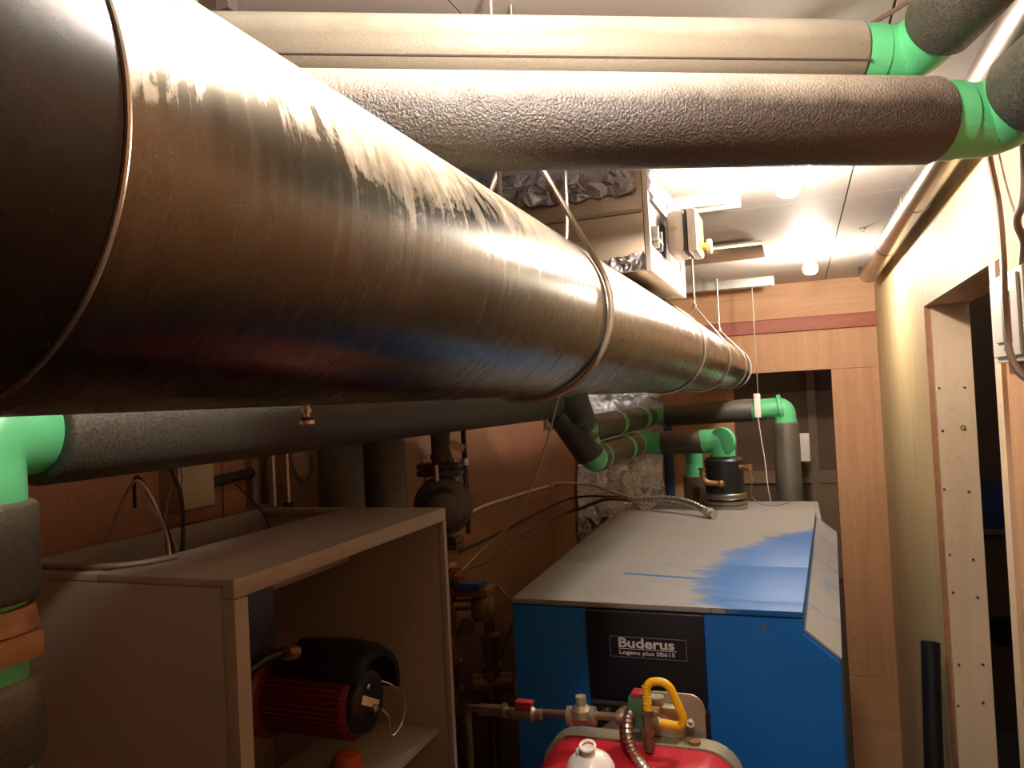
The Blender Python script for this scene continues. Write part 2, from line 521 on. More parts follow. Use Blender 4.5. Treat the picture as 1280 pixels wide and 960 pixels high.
# dark rooms beyond the openings
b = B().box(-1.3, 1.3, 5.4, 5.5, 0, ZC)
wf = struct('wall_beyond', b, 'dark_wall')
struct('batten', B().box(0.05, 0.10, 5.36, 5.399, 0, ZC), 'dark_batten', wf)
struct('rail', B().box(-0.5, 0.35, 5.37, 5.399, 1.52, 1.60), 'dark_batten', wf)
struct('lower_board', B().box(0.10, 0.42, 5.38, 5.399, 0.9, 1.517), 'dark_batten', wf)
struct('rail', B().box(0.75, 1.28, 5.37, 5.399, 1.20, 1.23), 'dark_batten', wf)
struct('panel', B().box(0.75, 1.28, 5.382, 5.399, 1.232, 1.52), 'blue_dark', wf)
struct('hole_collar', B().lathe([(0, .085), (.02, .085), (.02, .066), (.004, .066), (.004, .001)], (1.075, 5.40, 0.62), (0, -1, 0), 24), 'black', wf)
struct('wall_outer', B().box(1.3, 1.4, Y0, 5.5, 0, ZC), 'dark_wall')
o = thing('wall_plate', 'blank white plate beside the vertical black pipe in the dark opening', 'switch plate', (0.012, 4.95, 1.70))
obj('plate', B().box(-0.022, 0.046, 4.944, 4.952, 1.70, 1.87, 0.003), 'white_plastic', o)
obj('box', B().box(-0.016, 0.040, 4.9521, 5.0, 1.706, 1.864, 0.002), 'galv', o)
obj('strap', B().box(0.0, 0.024, 5.0, 5.37, 1.75, 1.80), 'galv', o)

# ------------------------------------------------------------------ big stainless duct
DX, DZC, DR = -0.371, EYE + 0.128, 0.1235
dt = thing('stainless_duct', 'large round dusty stainless duct running the length of the room', 'duct', (DX, 0.234, DZC))
def shell(y0, y1, r, n=96):
    return B().lathe([(0, r - 0.002), (0.0005, r), (y1 - y0 - 0.0005, r), (y1 - y0, r - 0.002)], (DX, y0, DZC), (0, 1, 0), n)
obj('duct_section', shell(Y0 + 0.02, 0.2345, DR + 0.0004), 'duct_near', dt)
obj('duct_section', shell(0.235, 2.62, DR), 'duct', dt)
obj('duct_section', shell(2.6205, YB - 0.024, DR - 0.0006), 'duct', dt)
def bead(y, r=0.0016, nseg=96):
    pts = [(DX + (DR + 0.0004) * math.cos(2 * math.pi * k / nseg), y, DZC + (DR + 0.0004) * math.sin(2 * math.pi * k / nseg)) for k in range(nseg + 1)]
    return B().tube(pts, r, 8, False)
obj('joint_bead', bead(0.236), 'steel', dt)
obj('joint_bead', bead(2.62, 0.001), 'sheet', dt)
obj('end_collar', B().lathe([(0, DR - .003), (0, DR + .004), (.02, DR + .004), (.02, DR - .003)], (DX, YB - 0.046, DZC), (0, 1, 0), 64), 'galv', dt)

def sling(y, apex_z, r, label, x_apex=DX, spread=0.0, lean=0.0, mat='wire', mid=0.0):
    """wire that comes down from its rod, round under the duct and back up"""
    q = DR + r + 0.0006
    h = apex_z - DZC
    a = math.acos(min(0.98, q / h))
    pts = [(x_apex + spread, y + lean, apex_z)]
    a0, a1 = math.pi / 2 - a, math.pi / 2 + a - 2 * math.pi
    N = 48
    for k in range(N + 1):
        th = a0 + (a1 - a0) * k / N
        pts.append((DX + q * math.cos(th), y, DZC + q * math.sin(th)))
    pts.append((x_apex - spread, y + lean, apex_z))
    s = thing('wire_sling', label, 'hanger', (DX, y, DZC - DR), 'wire slings round the duct')
    obj('wire', B().tube(pts, r, 8), mat, s)
    return s
s = sling(1.073, 2.56, 0.0042, 'thick grey cable loop round the duct, nearest the camera', lean=0.0)
obj('rod', B().cyl((DX, 1.073, 2.555), (DX, 1.073, ZC), 0.003, 8), 'galv', s)
s = sling(2.265, 2.435, 0.003, 'wire loop round the duct beneath the foil duct box', spread=0.004)
s = sling(3.14, 2.492, 0.0028, 'wire loop round the duct hung from a threaded rod, third from the camera')
b = B().cyl((DX, 3.14, 2.485), (DX, 3.14, ZC), 0.0042, 10)
obj('rod', b, 'galv', s)
obj('nut', B().cyl((DX, 3.14, 2.489), (DX, 3.14, 2.502), 0.009, 6).cyl((DX, 3.14, 2.52), (DX, 3.14, 2.53), 0.008, 6), 'galv', s)
s = sling(4.17, 2.470, 0.0028, 'wire loop round the far end of the duct by the back wall')
obj('rod', B().cyl((DX, 4.17, 2.463), (DX, 4.17, ZC), 0.0042, 10), 'galv', s)
obj('nut', B().cyl((DX, 4.17, 2.468), (DX, 4.17, 2.48), 0.009, 6), 'galv', s)
b = B().tube(smooth_path([(DX, 1.32, ZC), (DX, 1.325, 2.58), (DX, 1.32, 2.46), (DX - 0.006, 1.31, DZC + DR)]), 0.0036, 8)
o = thing('hanger_rod', 'thin grey rod standing on the duct in front of the foil box', 'rod', (DX, 1.31, DZC + DR))
obj('rod', b, 'galv', o)
obj('foot', B().cyl((DX - 0.006, 1.31, DZC + DR - 0.001), (DX - 0.006, 1.31, DZC + DR + 0.006), 0.008, 10), 'galv', o)
b = B().tube(smooth_path([(DX, 0.99, ZC), (DX, 0.985, 2.56), (DX, 0.99, DZC + DR)]), 0.0034, 8)
o = thing('hanger_rod', 'short grey rod between the front overhead pipe and the duct', 'rod', (DX, 0.99, DZC + DR))
obj('rod', b, 'galv', o)
obj('foot', B().cyl((DX, 0.99, DZC + DR - 0.001), (DX, 0.99, DZC + DR + 0.006), 0.008, 10), 'galv', o)

# ------------------------------------------------------------------ pipes overhead
def elbow(b, pts, r, rad, collar=0.22):
    p = rnd(pts, rad, 10)
    b.tube(p, r, 28)
    for (a, c) in ((p[0], p[1]), (p[-1], p[-2])):
        d = (Vector(c) - Vector(a)).normalized()
        b.cyl(Vector(a), Vector(a) + d * r * 0.55, r * 1.07, 28)
    return b
V = Vector
def rounded_sleeve(p0, p1, r, e=0.006, n=40):
    d = (V(p1) - V(p0))
    L = d.length
    return B().lathe([(0, r - 3 * e), (0.0, r - e), (e * 0.4, r - e * 0.3), (e, r), (L - e, r), (L - e * 0.4, r - e * 0.3), (L, r - e), (L, r - 3 * e)], p0, d, n)

def overhead(P0, P1, r, label, ext, skin='foam_top'):
    P0, P1 = V(P0), V(P1)
    d = (P1 - P0).normalized()
    g = thing('insulated_pipe', label, 'pipe', P1 - V((0, 0, r)))
    obj('insulation', rounded_sleeve(P0, P1, r), skin, g)
    corner = P1 + d * ext
    out = V((0.42, -0.84, 0.20)).normalized()
    e1 = corner + out * 0.075
    b = B()
    rg = r * 0.88
    path = rnd([P1 - d * 0.02, corner, e1], 0.07, 10)
    b.tube(path, rg, 28)
    b.cyl(P1 + d * 0.0, P1 + d * 0.03, rg * 1.05, 28)
    obj('elbow', b, 'green', g)
    s0 = corner + out * 0.056
    obj('insulation', rounded_sleeve(s0, s0 + out * 0.17, r * 1.05, 0.012), 'foam', g)
    return g
g2 = overhead((-0.90, 0.491, 2.4666), (0.189, 1.171, 2.500), 0.057, 'thick dusty black insulated pipe crossing over the duct, nearer of the overhead pair', 0.098)
g1 = overhead((-1.10, 0.69, 2.672), (0.105, 1.205, 2.621), 0.047, 'dusty insulated pipe with a long seam, behind and above the other overhead pipe', 0.078, 'foam_pale')
P0, P1 = V((-1.10, 0.69, 2.672)), V((0.105, 1.205, 2.621))
d = (P1 - P0).normalized()
side = V((0.35, -0.94, 0)).normalized()
side = (side - d * side.dot(d)).normalized()
off = side * 0.0400 + V((0, 0, -0.0245))
obj('seam', B().tube([P0 + off, P1 + off], 0.0015, 6), 'seam', g1)
obj('hanger_strap', B().box(-0.72, -0.70, 0.845, 0.865, 2.706, ZC), 'galv', g1)
obj('hanger_strap', B().box(-0.62, -0.60, 0.655, 0.675, 2.52, ZC), 'galv', g2)
# cable lying along the ceiling behind the pipes
o = thing('ceiling_cable', 'dark cable clipped along the ceiling above the overhead pipes', 'cable', (0.1, 1.35, ZC - 0.012))
pts = smooth_path([(-0.02, 1.42, ZC - 0.004), (0.06, 1.40, ZC - 0.009), (0.14, 1.36, ZC - 0.012), (0.25, 1.24, ZC - 0.008), (0.36, 1.12, ZC - 0.004)])
obj('cable', B().tube(pts, 0.004, 8), 'cable', o)

# ------------------------------------------------------------------ long pipe below the duct and its riser
PX, PZ, PR = -0.86, 2.145, 0.069
lp = thing('insulated_pipe', 'long black insulated pipe with green elbows, running beneath the duct to the boiler', 'pipe', (PX, 0.585, 0.0))
b = B()
b.tube(rnd([(PX, 0.585, 2.055), (PX, 0.585, PZ), (PX, 0.685, PZ)], 0.058, 12), 0.054, 32)
obj('elbow', b, 'green', lp)
obj('insulation', rounded_sleeve((PX, 0.660, PZ), (PX, 2.70, PZ), PR), 'foam', lp)
obj('insulation', rounded_sleeve((PX, 0.585, 1.957), (PX, 0.585, 2.066), 0.064), 'foam', lp)
obj('pipe', B().cyl((PX, 0.585, 0.0), (PX, 0.585, 2.06), 0.050, 24), 'green', lp)
obj('insulation', rounded_sleeve((PX, 0.585, 1.775), (PX, 0.585, 1.872), 0.063, 0.012), 'foam', lp)
obj('insulation', rounded_sleeve((PX, 0.585, 0.3), (PX, 0.585, 1.72), 0.063, 0.012), 'foam', lp)
AR = 0.055
obj('elbow', elbow(B(), [(PX, 2.64, PZ), (PX + 0.005, 2.75, PZ), (PX + 0.04, 2.80, PZ - 0.08)], 0.052, 0.06), 'green', lp)
obj('insulation', rounded_sleeve((PX + 0.006, 2.758, PZ - 0.014), (-0.757, 2.868, 1.928), 0.060), 'foam', lp)
obj('elbow', elbow(B(), [(-0.775, 2.845, 1.985), (-0.752, 2.875, 1.914), (-0.751, 2.985, 1.914)], 0.053, 0.06), 'green', lp)
obj('insulation', rounded_sleeve((-0.752, 2.90, 1.914), (-0.744, 3.36, 1.914), AR), 'foam', lp)
obj('coupling', B().lathe([(0, .05), (0, .057), (.06, .057), (.06, .05)], (-0.744, 3.365, 1.914), (0.0, 1, 0), 28), 'green', lp)
obj('insulation', rounded_sleeve((-0.743, 3.43, 1.914), (-0.742, 3.62, 1.914), AR), 'foam', lp)
obj('elbow', elbow(B(), [(-0.742, 3.60, 1.914), (-0.742, 3.71, 1.914), (-0.63, 3.71, 1.914)], 0.052, 0.05), 'green', lp)
obj('insulation', rounded_sleeve((-0.66, 3.71, 1.914), (-0.425, 3.71, 1.914), AR), 'foam', lp)
obj('elbow', elbow(B(), [(-0.44, 3.71, 1.914), (-0.345, 3.71, 1.925), (-0.345, 3.71, 1.845)], 0.052, 0.045), 'green', lp)
b = B().lathe([(0, .056), (.003, .063), (.022, .063), (.025, .056)], (-0.345, 3.655, 1.917), (0.45, 0.85, 0.1), 28)
obj('socket_ring', b, 'green', lp)

# air bleeder hung under the duct, over the long pipe
o = thing('bleed_valve', 'tiny chrome drain fitting hanging from the underside of the large duct', 'valve', (-0.40, 0.562, 2.13))
vb0 = (-0.40, 0.562, 2.1585)
obj('stem', B().lathe([(0, .0026), (.006, .0026), (.006, .0040), (.010, .0040), (.010, .0024), (.0135, .0024)], vb0, (0, 0, -1), 14), 'bright_steel', o)
obj('base_nut', B().lathe([(.0136, .003), (.0136, .0056), (.0155, .0056), (.0155, .003)], vb0, (0, 0, -1), 14), 'cast_iron', o)
obj('cap', B().lathe([(.0156, .004), (.0166, .0064), (.0195, .0064), (.0215, .003)], vb0, (0, 0, -1), 18), 'bright_steel', o)

# wooden clamp
o = thing('wooden_pipe_clamp', 'two-piece wooden clamp round the vertical pipe at the left edge', 'clamp', (PX, 0.585, 1.89))
obj('clamp_block', B().box(PX - 0.085, PX + 0.0, 0.53, 0.622, 1.893, 1.924, 0.006), 'clamp_wood', o)
obj('clamp_block', B().box(PX + 0.001, PX + 0.060, 0.53, 0.622, 1.893, 1.924, 0.006), 'clamp_wood', o)
obj('spacer', B().lathe([(0, .052), (0, .062), (.026, .058), (.026, .052)], (PX, 0.585, 1.925), (0, 0, 1), 24), 'clamp_wood', o)
obj('bracket', B().box(XL, PX - 0.085, 0.56, 0.61, 1.897, 1.92, 0.003), 'clamp_wood', o)

# pipe B over the boiler, second riser
BZ, BX, BR = 2.027, -0.775, 0.054
bp = thing('insulated_pipe', 'black insulated pipe with a bright green elbow, turning down beside the dark opening', 'pipe', (-0.072, 4.3, 0.0))
obj('insulation', rounded_sleeve((-0.775, 1.6, 2.262), (-0.775, 2.55, 2.262), BR), 'foam', bp)
obj('elbow', elbow(B(), [(-0.775, 2.52, 2.262), (-0.775, 2.62, 2.262), (-0.775, 2.68, 2.19)], 0.05, 0.06), 'green', bp)
obj('insulation', rounded_sleeve((-0.775, 2.65, 2.226), (-0.775, 2.83, 2.046), BR), 'foam', bp)
obj('elbow', elbow(B(), [(-0.775, 2.785, 2.09), (-0.775, 2.85, BZ), (-0.775, 2.96, BZ)], 0.05, 0.06), 'green', bp)
obj('insulation', rounded_sleeve((-0.775, 2.885, BZ), (-0.775, 3.35, BZ), BR), 'foam', bp)
obj('coupling', B().lathe([(0, .05), (0, .056), (.07, .056), (.07, .05)], (-0.775, 3.355, BZ), (0, 1, 0), 28), 'green', bp)
obj('insulation', rounded_sleeve((-0.775, 3.43, BZ), (-0.775, 3.9, BZ), BR), 'foam', bp)
obj('coupling', B().lathe([(0, .05), (0, .058), (.09, .058), (.09, .05)], (-0.775, 3.905, BZ), (0, 1, 0), 28), 'green', bp)
obj('insulation', rounded_sleeve((-0.775, 4.0, BZ), (-0.775, 4.2, BZ), BR), 'foam', bp)
obj('elbow', elbow(B(), [(-0.775, 4.19, BZ), (-0.775, 4.3, BZ), (-0.68, 4.3, BZ)], 0.05, 0.05), 'green', bp)
obj('insulation', rounded_sleeve((-0.70, 4.3, BZ), (-0.235, 4.3, BZ + 0.012), 0.06), 'foam', bp)
obj('elbow', elbow(B(), [(-0.24, 4.3, BZ + 0.012), (-0.072, 4.3, BZ + 0.02), (-0.072, 4.3, BZ - 0.075)], 0.054, 0.06), 'green', bp)
obj('socket_ring', B().lathe([(0, .056), (.003, .070), (.022, .070), (.025, .056)], (-0.105, 4.3, BZ + 0.016), (1, 0, 0.15), 28), 'green', bp)
obj('insulation', rounded_sleeve((-0.072, 4.3, 0.0), (-0.072, 4.3, BZ - 0.06), 0.066), 'foam', bp)

# rod and white saddle that carry pipe B
o = thing('pipe_hanger', 'long thin rod with a white pipe clip beside the bright green elbow', 'hanger', (-0.225, 4.3, 1.99))
obj('rod', B().cyl((-0.203, 4.3, 2.10), (-0.203, 4.3, 2.70), 0.003, 8), 'galv', o)
obj('clip', B().box(-0.222, -0.190, 4.225, 4.238, 2.0, 2.125, 0.003).box(-0.222, -0.190, 4.225, 4.31, 2.102, 2.115, 0.002), 'white_plastic', o)

# ------------------------------------------------------------------ ceiling struts, lamps
def strut(x0, x1, y, z1, h, wdt, label, mat='galv'):
    o = thing('strut_channel', label, 'channel', ((x0 + x1) / 2, y, z1 - h), 'channels across the ceiling')
    b = B()
    b.box(x0, x1, y - wdt / 2, y + wdt / 2, z1 - 0.003, z1)
    b.box(x0, x1, y - wdt / 2, y - wdt / 2 + 0.003, z1 - h, z1 - 0.003)
    b.box(x0, x1, y + wdt / 2 - 0.003, y + wdt / 2, z1 - h, z1 - 0.003)
    obj('channel', b, mat, o)
    obj('lip', B().box(x0, x1, y - wdt / 2 + 0.003, y - wdt / 2 + 0.014, z1 - h, z1 - h + 0.003), mat, o)
    obj('lip', B().box(x0, x1, y + wdt / 2 - 0.014, y + wdt / 2 - 0.003, z1 - h, z1 - h + 0.003), mat, o)
    return o
strut(-1.0, -0.09, 4.3, ZC, 0.045, 0.06, 'pale steel channel on the ceiling nearest the back wall')
o = thing('ceiling_board', 'flat grey board hung under the ceiling behind the damper motor', 'board', (-0.4, 3.3, ZC - 0.03))
obj('board', B().box(-0.95, -0.10, 3.14, 3.46, ZC - 0.03, ZC - 0.012, 0.002), 'sheet', o)
obj('batten', B().box(-0.95, -0.14, 3.2, 3.24, ZC - 0.012, ZC), 'sheet', o)
obj('batten', B().box(-0.95, -0.14, 3.36, 3.40, ZC - 0.012, ZC), 'sheet', o)
strut(-0.95, -0.135, 2.42, ZC, 0.03, 0.09, 'pale steel channel on the ceiling right behind the overhead pipe', 'white_paint')

def lamp(x, y, label):
    o = thing('ceiling_lamp', label, 'lamp', (x, y, ZC), 'bare bulbs along the ceiling')
    obj('lamp_holder', B().lathe([(0, .055), (.008, .055), (.014, .042), (.026, .024), (.036, .021)], (x, y, ZC), (0, 0, -1), 24), 'white_plastic', o)
    obj('bulb', B().lathe([(0.034, .013), (.044, .015), (.055, .022), (.066, .029), (.078, .031), (.09, .028), (.099, .018), (.103, .003)], (x, y, ZC), (0, 0, -1), 20), 'bulb', o)
    return o
l1 = lamp(0.078, 3.6, 'lit bare bulb on the ceiling nearest the back wall')
dup(l1, (-0.075, -1.50, 0), 'lit bare bulb just behind the front overhead pipe')
dup(l1, (-0.195, -3.0, 0), 'lit bare bulb above the camera, out of frame')

# shiny pipe in the corner of ceiling and right wall
o = thing('wall_duct', 'narrow shiny pipe in the corner of ceiling and right wall', 'duct', (0.358, 2.5, 2.645))
obj('pipe', B().tube(rnd([(0.358, 1.15, 2.690), (0.358, 4.22, 2.690), (0.358, 4.275, 2.74)], 0.045), 0.0415, 32), 'shiny_duct', o)
for y in (1.75, 2.55, 3.35):
    obj('joint_bead', B().tube([(0.358 + 0.0418 * math.cos(2 * math.pi * k / 40), y, 2.690 + 0.0418 * math.sin(2 * math.pi * k / 40)) for k in range(41)], 0.0016, 6, False), 'steel', o)
obj('strap', B().box(0.335, 0.352, 2.02, 2.05, 2.728, 2.74).box(0.30, 0.318, 2.02, 2.05, 2.66, 2.74, 0.002), 'galv', o)
o = thing('ceiling_screw', 'small bright screw eye in the ceiling beside the shiny corner pipe', 'screw', (0.262, 3.2, ZC - 0.016))
obj('plate', B().cyl((0.262, 3.2, ZC - 0.003), (0.262, 3.2, ZC), 0.013, 14), 'galv', o)
obj('head', B().cyl((0.262, 3.2, ZC - 0.014), (0.262, 3.2, ZC - 0.003), 0.006, 10), 'white_plastic', o)

# ------------------------------------------------------------------ foil-wrapped duct box with damper motor
fx1, fy0, fy1, fz0, fz1 = -0.305, 1.72, 2.29, 2.427, 2.655
fb = thing('foil_duct_box', 'rectangular sheet duct wrapped with crumpled foil, hung above the round duct', 'duct', (-0.75, 2.0, fz0))
obj('casing', B().box(XL + 0.005, fx1, fy0, fy1, fz0, fz1, 0.004), 'sheet', fb)
obj('seam', B().box(XL + 0.005, fx1 - 0.004, fy0 - 0.006, fy0 + 0.001, 2.560, 2.568), 'sheet', fb)
# crumpled foil over the top edge
def crumple(nu, nv, f, amp, seed):
    rng = random.Random(seed)
    b = B()
    g = [[b.bm.verts.new(f(i / nu, j / nv) + V((rng.uniform(-amp, amp), rng.uniform(-amp, amp), rng.uniform(-amp, amp)))) for j in range(nv + 1)] for i in range(nu + 1)]
    for i in range(nu):
        for j in range(nv):
            a, bb, cc, dd = g[i][j], g[i + 1][j], g[i + 1][j + 1], g[i][j + 1]
            if rng.random() < .5:
                b.bm.faces.new((a, bb, cc)); b.bm.faces.new((a, cc, dd))
            else:
                b.bm.faces.new((a, bb, dd)); b.bm.faces.new((bb, cc, dd))
    r = bmesh.ops.solidify(b.bm, geom=list(b.bm.faces), thickness=0.002)
    return b
def f_front(u, v):
    prof = [V((0, -0.012, 2.604)), V((0, -0.016, 2.66)), V((0, 0.03, 2.70)), V((0, 0.2, 2.712))]
    k = min(2, int(v * 3)); f = v * 3 - k
    p = prof[k] * (1 - f) + prof[k + 1] * f
    return V((XL + 0.03 + u * (fx1 - XL - 0.045), fy0 + p.y, p.z))
obj('foil_wrap', crumple(44, 9, f_front, 0.007, 3), 'foil', fb, 20)
def f_end(u, v):
    prof = [V((0.010, 0, 2.605)), V((0.016, 0, 2.655)), V((-0.02, 0, 2.70)), V((-0.12, 0, 2.712))]
    k = min(2, int(v * 3)); f = v * 3 - k
    p = prof[k] * (1 - f) + prof[k + 1] * f
    return V((fx1 + p.x + 0.004, fy0 + u * (fy1 - fy0), p.z))
obj('foil_wrap', crumple(22, 9, f_end, 0.006, 5), 'foil', fb, 20)
obj('foil_corner', crumple(26, 3, lambda u, v: V((fx1 - 0.20 + 0.2 * u, fy0 - 0.006 - 0.0 * v, 2.43 + 0.03 * v * (0.4 + u)))
                          , 0.003, 8), 'foil', fb, 20)
# end frame of bright sheet metal with a dark damper inside
obj('end_frame', B().box(fx1 + 0.001, fx1 + 0.012, fy0, fy0 + 0.02, fz0, fz1).box(fx1 + 0.001, fx1 + 0.012, fy0 + 0.02, fy1, fz0, fz0 + 0.060)
    .box(fx1 + 0.001, fx1 + 0.012, fy1 - 0.02, fy1, fz0 + 0.06, fz1).box(fx1 + 0.001, fx1 + 0.012, fy0 + 0.02, fy1 - 0.02, 2.60, fz1), 'white_paint', fb)
obj('damper_blade', B().box(fx1 + 0.001, fx1 + 0.004, fy0 + 0.02, fy1 - 0.02, fz0 + 0.06, 2.60), 'cast_iron', fb)
obj('linkage', B().box(fx1 + 0.004, fx1 + 0.02, 1.78, 1.86, 2.505, 2.513).box(fx1 + 0.004, fx1 + 0.02, 1.79, 1.80, 2.49, 2.54).box(fx1 + 0.004, fx1 + 0.02, 1.84, 1.85, 2.49, 2.535), 'galv', fb)
obj('label_mark', B().box(fx1 + 0.0121, fx1 + 0.0128, 2.035, 2.047, 2.448, 2.478).box(fx1 + 0.0121, fx1 + 0.0128, 2.047, 2.065, 2.448, 2.454), 'black', fb)
for x in (-1.11, -0.55):
    obj('hanger_strap', B().box(x - 0.01, x + 0.01, 1.99, 2.01, 2.64, ZC), 'galv', fb)
am = thing('damper_motor', 'white round-edged damper motor with a yellow lid on the foil duct box', 'motor', (-0.25, 1.97, 2.487))
obj('housing', B().box(-0.288, -0.243, 1.93, 2.075, 2.497, 2.606, 0.018), 'white_plastic', am)
obj('gasket', B().box(-0.2425, -0.238, 1.932, 2.073, 2.499, 2.604, 0.002), 'cast_iron', am)
obj('lid', B().box(-0.2375, -0.213, 1.93, 2.075, 2.497, 2.606, 0.010), 'white_plastic', am)
obj('lid_plate', B().box(-0.2129, -0.2118, 1.944, 2.061, 2.508, 2.596), 'yellow', am)
obj('sticker', B().box(-0.282, -0.262, 1.9292, 1.9302, 2.556, 2.563), 'yellow', am)
for k in range(3):
    obj('lid_mark', B().cyl((-0.2117, 1.975, 2.525 + k * 0.02), (-0.2112, 1.975, 2.525 + k * 0.02), 0.0035, 8), 'black', am)
obj('knob', B().lathe([(0, .010), (.012, .010), (.012, .019), (.022, .019), (.024, .015)], (-0.213, 2.045, 2.525), (1, 0, 0), 20), 'white_plastic', am)
obj('bracket', B().box(-0.2915, -0.284, 1.95, 2.05, 2.53, 2.58), 'galv', am)

# ------------------------------------------------------------------ right wall: switch box and cable
o = thing('switch_box', 'pale grey surface switch box on the right wall at the frame edge', 'switch', (0.4, 1.78, 2.17))
obj('box', B().box(0.398, 0.4195, 1.66, 1.897, 2.178, 2.358, 0.006), 'white_paint', o)
obj('cover', B().box(0.391, 0.3978, 1.675, 1.882, 2.190, 2.347, 0.004), 'white_plastic', o)
obj('toggle', B().box(0.386, 0.3909, 1.725, 1.835, 2.218, 2.318, 0.003), 'white_plastic', o)
for z in (2.205, 2.333):
    obj('screw', B().cyl((0.3895, 1.78, z), (0.3912, 1.78, z), 0.005, 10), 'steel', o)
o = thing('hanging_cable', 'dark cable hanging down the right wall in front of the switch box', 'cable', (0.36, 1.7, 2.2))
pts = smooth_path([(0.408, 1.91, 2.735), (0.404, 1.87, 2.62), (0.400, 1.80, 2.50), (0.375, 1.68, 2.37), (0.355, 1.60, 2.27), (0.352, 1.55, 2.17), (0.40, 1.50, 2.05), (0.408, 1.48, 1.6), (0.408, 1.48, 0.0)])
obj('cable', B().tube(pts, 0.0062, 10), 'cable', o)
o = thing('wall_cable', 'grey cable bowed off the right wall above the switch box', 'cable', (0.40, 1.68, 2.36))
pts = smooth_path([(0.412, 1.64, 2.74), (0.41, 1.655, 2.50), (0.40, 1.675, 2.44), (0.41, 1.68, 2.40), (0.410, 1.70, 2.3585)])
obj('cable', B().tube(pts, 0.007, 10), 'cable', o)
obj('clip', B().box(0.406, 0.4199, 1.63, 1.66, 2.63, 2.65, 0.002), 'galv', o)

# black pipe leaning in the corner by the door
o = thing('leaning_pipe', 'open-ended black plastic pipe leaning against the right wall by the door', 'pipe', (0.30, 3.02, 0))
d = V((0.055, 0.20, 1.0)).normalized()
top = V((0.372, 2.93, 1.28))
bot = top - d * ((top.z - 0.01) / d.z)
n = 28
b = B().lathe([(0, .026), (0, .030), (1.285, .030), (1.285, .0255), (0.9, .0255)], bot, top - bot, n)
obj('pipe', b, 'black', o)

# ------------------------------------------------------------------ cabinet with circulator
CX0, CX1, CY0, CY1, CZ0, CZ1 = -1.215, -0.735, 0.85, 1.522, 0.12, 1.925
cb = thing('cream_cabinet', 'open-sided cream metal cabinet housing a red pump, under the long black pipe', 'cabinet', (-0.97, 1.2, 0))
obj('end_panel', B().box(CX0, CX1 - 0.022, CY0, CY0 + 0.012, CZ0, CZ1 - 0.012, 0.002), 'cab', cb)
obj('end_panel', B().box(CX0, CX1 - 0.014, CY1 - 0.012, CY1, CZ0, CZ1 - 0.012, 0.002), 'cab', cb)
obj('back_panel', B().box(CX0, CX0 + 0.012, CY0 + 0.0125, CY1 - 0.0125, CZ0, CZ1, 0.002), 'cab', cb)
obj('base_panel', B().box(CX0 + 0.0125, CX1 - 0.022, CY0 + 0.0125, CY1 - 0.0125, CZ0, CZ0 + 0.014), 'cab', cb)
obj('post', B().box(CX1 - 0.0215, CX1, CY0, CY0 + 0.028, CZ0, CZ1 - 0.028, 0.002), 'cab', cb)
obj('post', B().box(CX1 - 0.0135, CX1, CY1 - 0.014, CY1, CZ0, CZ1 - 0.028, 0.002), 'cab', cb)
obj('front_rail', B().box(CX1 - 0.0215, CX1, CY0, CY1, CZ1 - 0.0275, CZ1, 0.003), 'cab', cb)
# top: a wide front strip and narrow end strips round the open service well
tx = -0.985
obj('top_panel', B().box(tx, CX1 - 0.022, CY0, CY1, CZ1 - 0.0115, CZ1, 0.002), 'cab', cb)
obj('top_strip', B().box(CX0 + 0.0125, tx - 0.0005, CY0, CY0 + 0.022, CZ1 - 0.0115, CZ1, 0.002), 'cab', cb)
obj('top_strip', B().box(CX0 + 0.0125, tx - 0.0005, CY1 - 0.022, CY1, CZ1 - 0.0115, CZ1, 0.002), 'cab', cb)
obj('well_floor', B().box(CX0 + 0.0125, tx - 0.0005, CY0 + 0.0225, CY1 - 0.0225, CZ1 - 0.12, CZ1 - 0.108), 'cab', cb)
obj('well_wall', B().box(tx, tx + 0.008, CY0 + 0.0125, CY1 - 0.0125, CZ1 - 0.12, CZ1 - 0.012), 'cab', cb)
for y in (CY0 + 0.03, CY1 - 0.07):
    for x in (CX0 + 0.02, CX1 - 0.07):
        obj('leg', B().box(x, x + 0.04, y, y + 0.04, 0, CZ0 - 0.0005), 'cast_iron', cb)
# circulator
pp = thing('circulator_pump', 'red finned circulator pump with a black terminal hood inside the cream cabinet', 'pump', (-0.95, 1.27, CZ0 + 0.014))
ax, py, pz = V((1, 0, 0)), 1.275, 1.592
obj('motor', B().lathe([(0, .05), (0, .063), (.18, .063), (.19, .058), (.19, .04)], (-1.0, py, pz), ax, 48), 'pump_red', pp)
for k in range(44):
    a = 2 * math.pi * k / 44
    m = Matrix.Translation((0, py, pz)) @ Matrix.Rotation(a, 4, 'X')
    obj('fin', B().box(-0.99, -0.82, -0.0017, 0.0017, 0.060, 0.0705, 0, m), 'pump_red', pp)
obj('flange_ring', B().lathe([(0, .06), (0, .083), (.022, .085), (.03, .078), (.03, .06)], (-1.03, py, pz), ax, 40), 'pump_red', pp)
obj('end_cap', B().lathe([(0, .055), (.004, .0585), (.012, .056), (.016, .045), (.017, .001)], (-0.809, py, pz), ax, 36), 'black', pp)
obj('name_label', B().box(-0.7915, -0.7905, -0.035, 0.03, -0.008, 0.008, 0, Matrix.Translation((0, py, pz)) @ Matrix.Rotation(R(-28), 4, 'X')), 'paper', pp)
obj('vent_plug', B().lathe([(0, .010), (.008, .010), (.010, .006), (.011, .001)], (-0.792, py + 0.008, pz - 0.016), ax, 16), 'steel', pp)
obj('vent_plug', B().lathe([(0, .006), (.004, .006), (.006, .003)], (-0.792, py - 0.01, pz + 0.032), ax, 12), 'steel', pp)
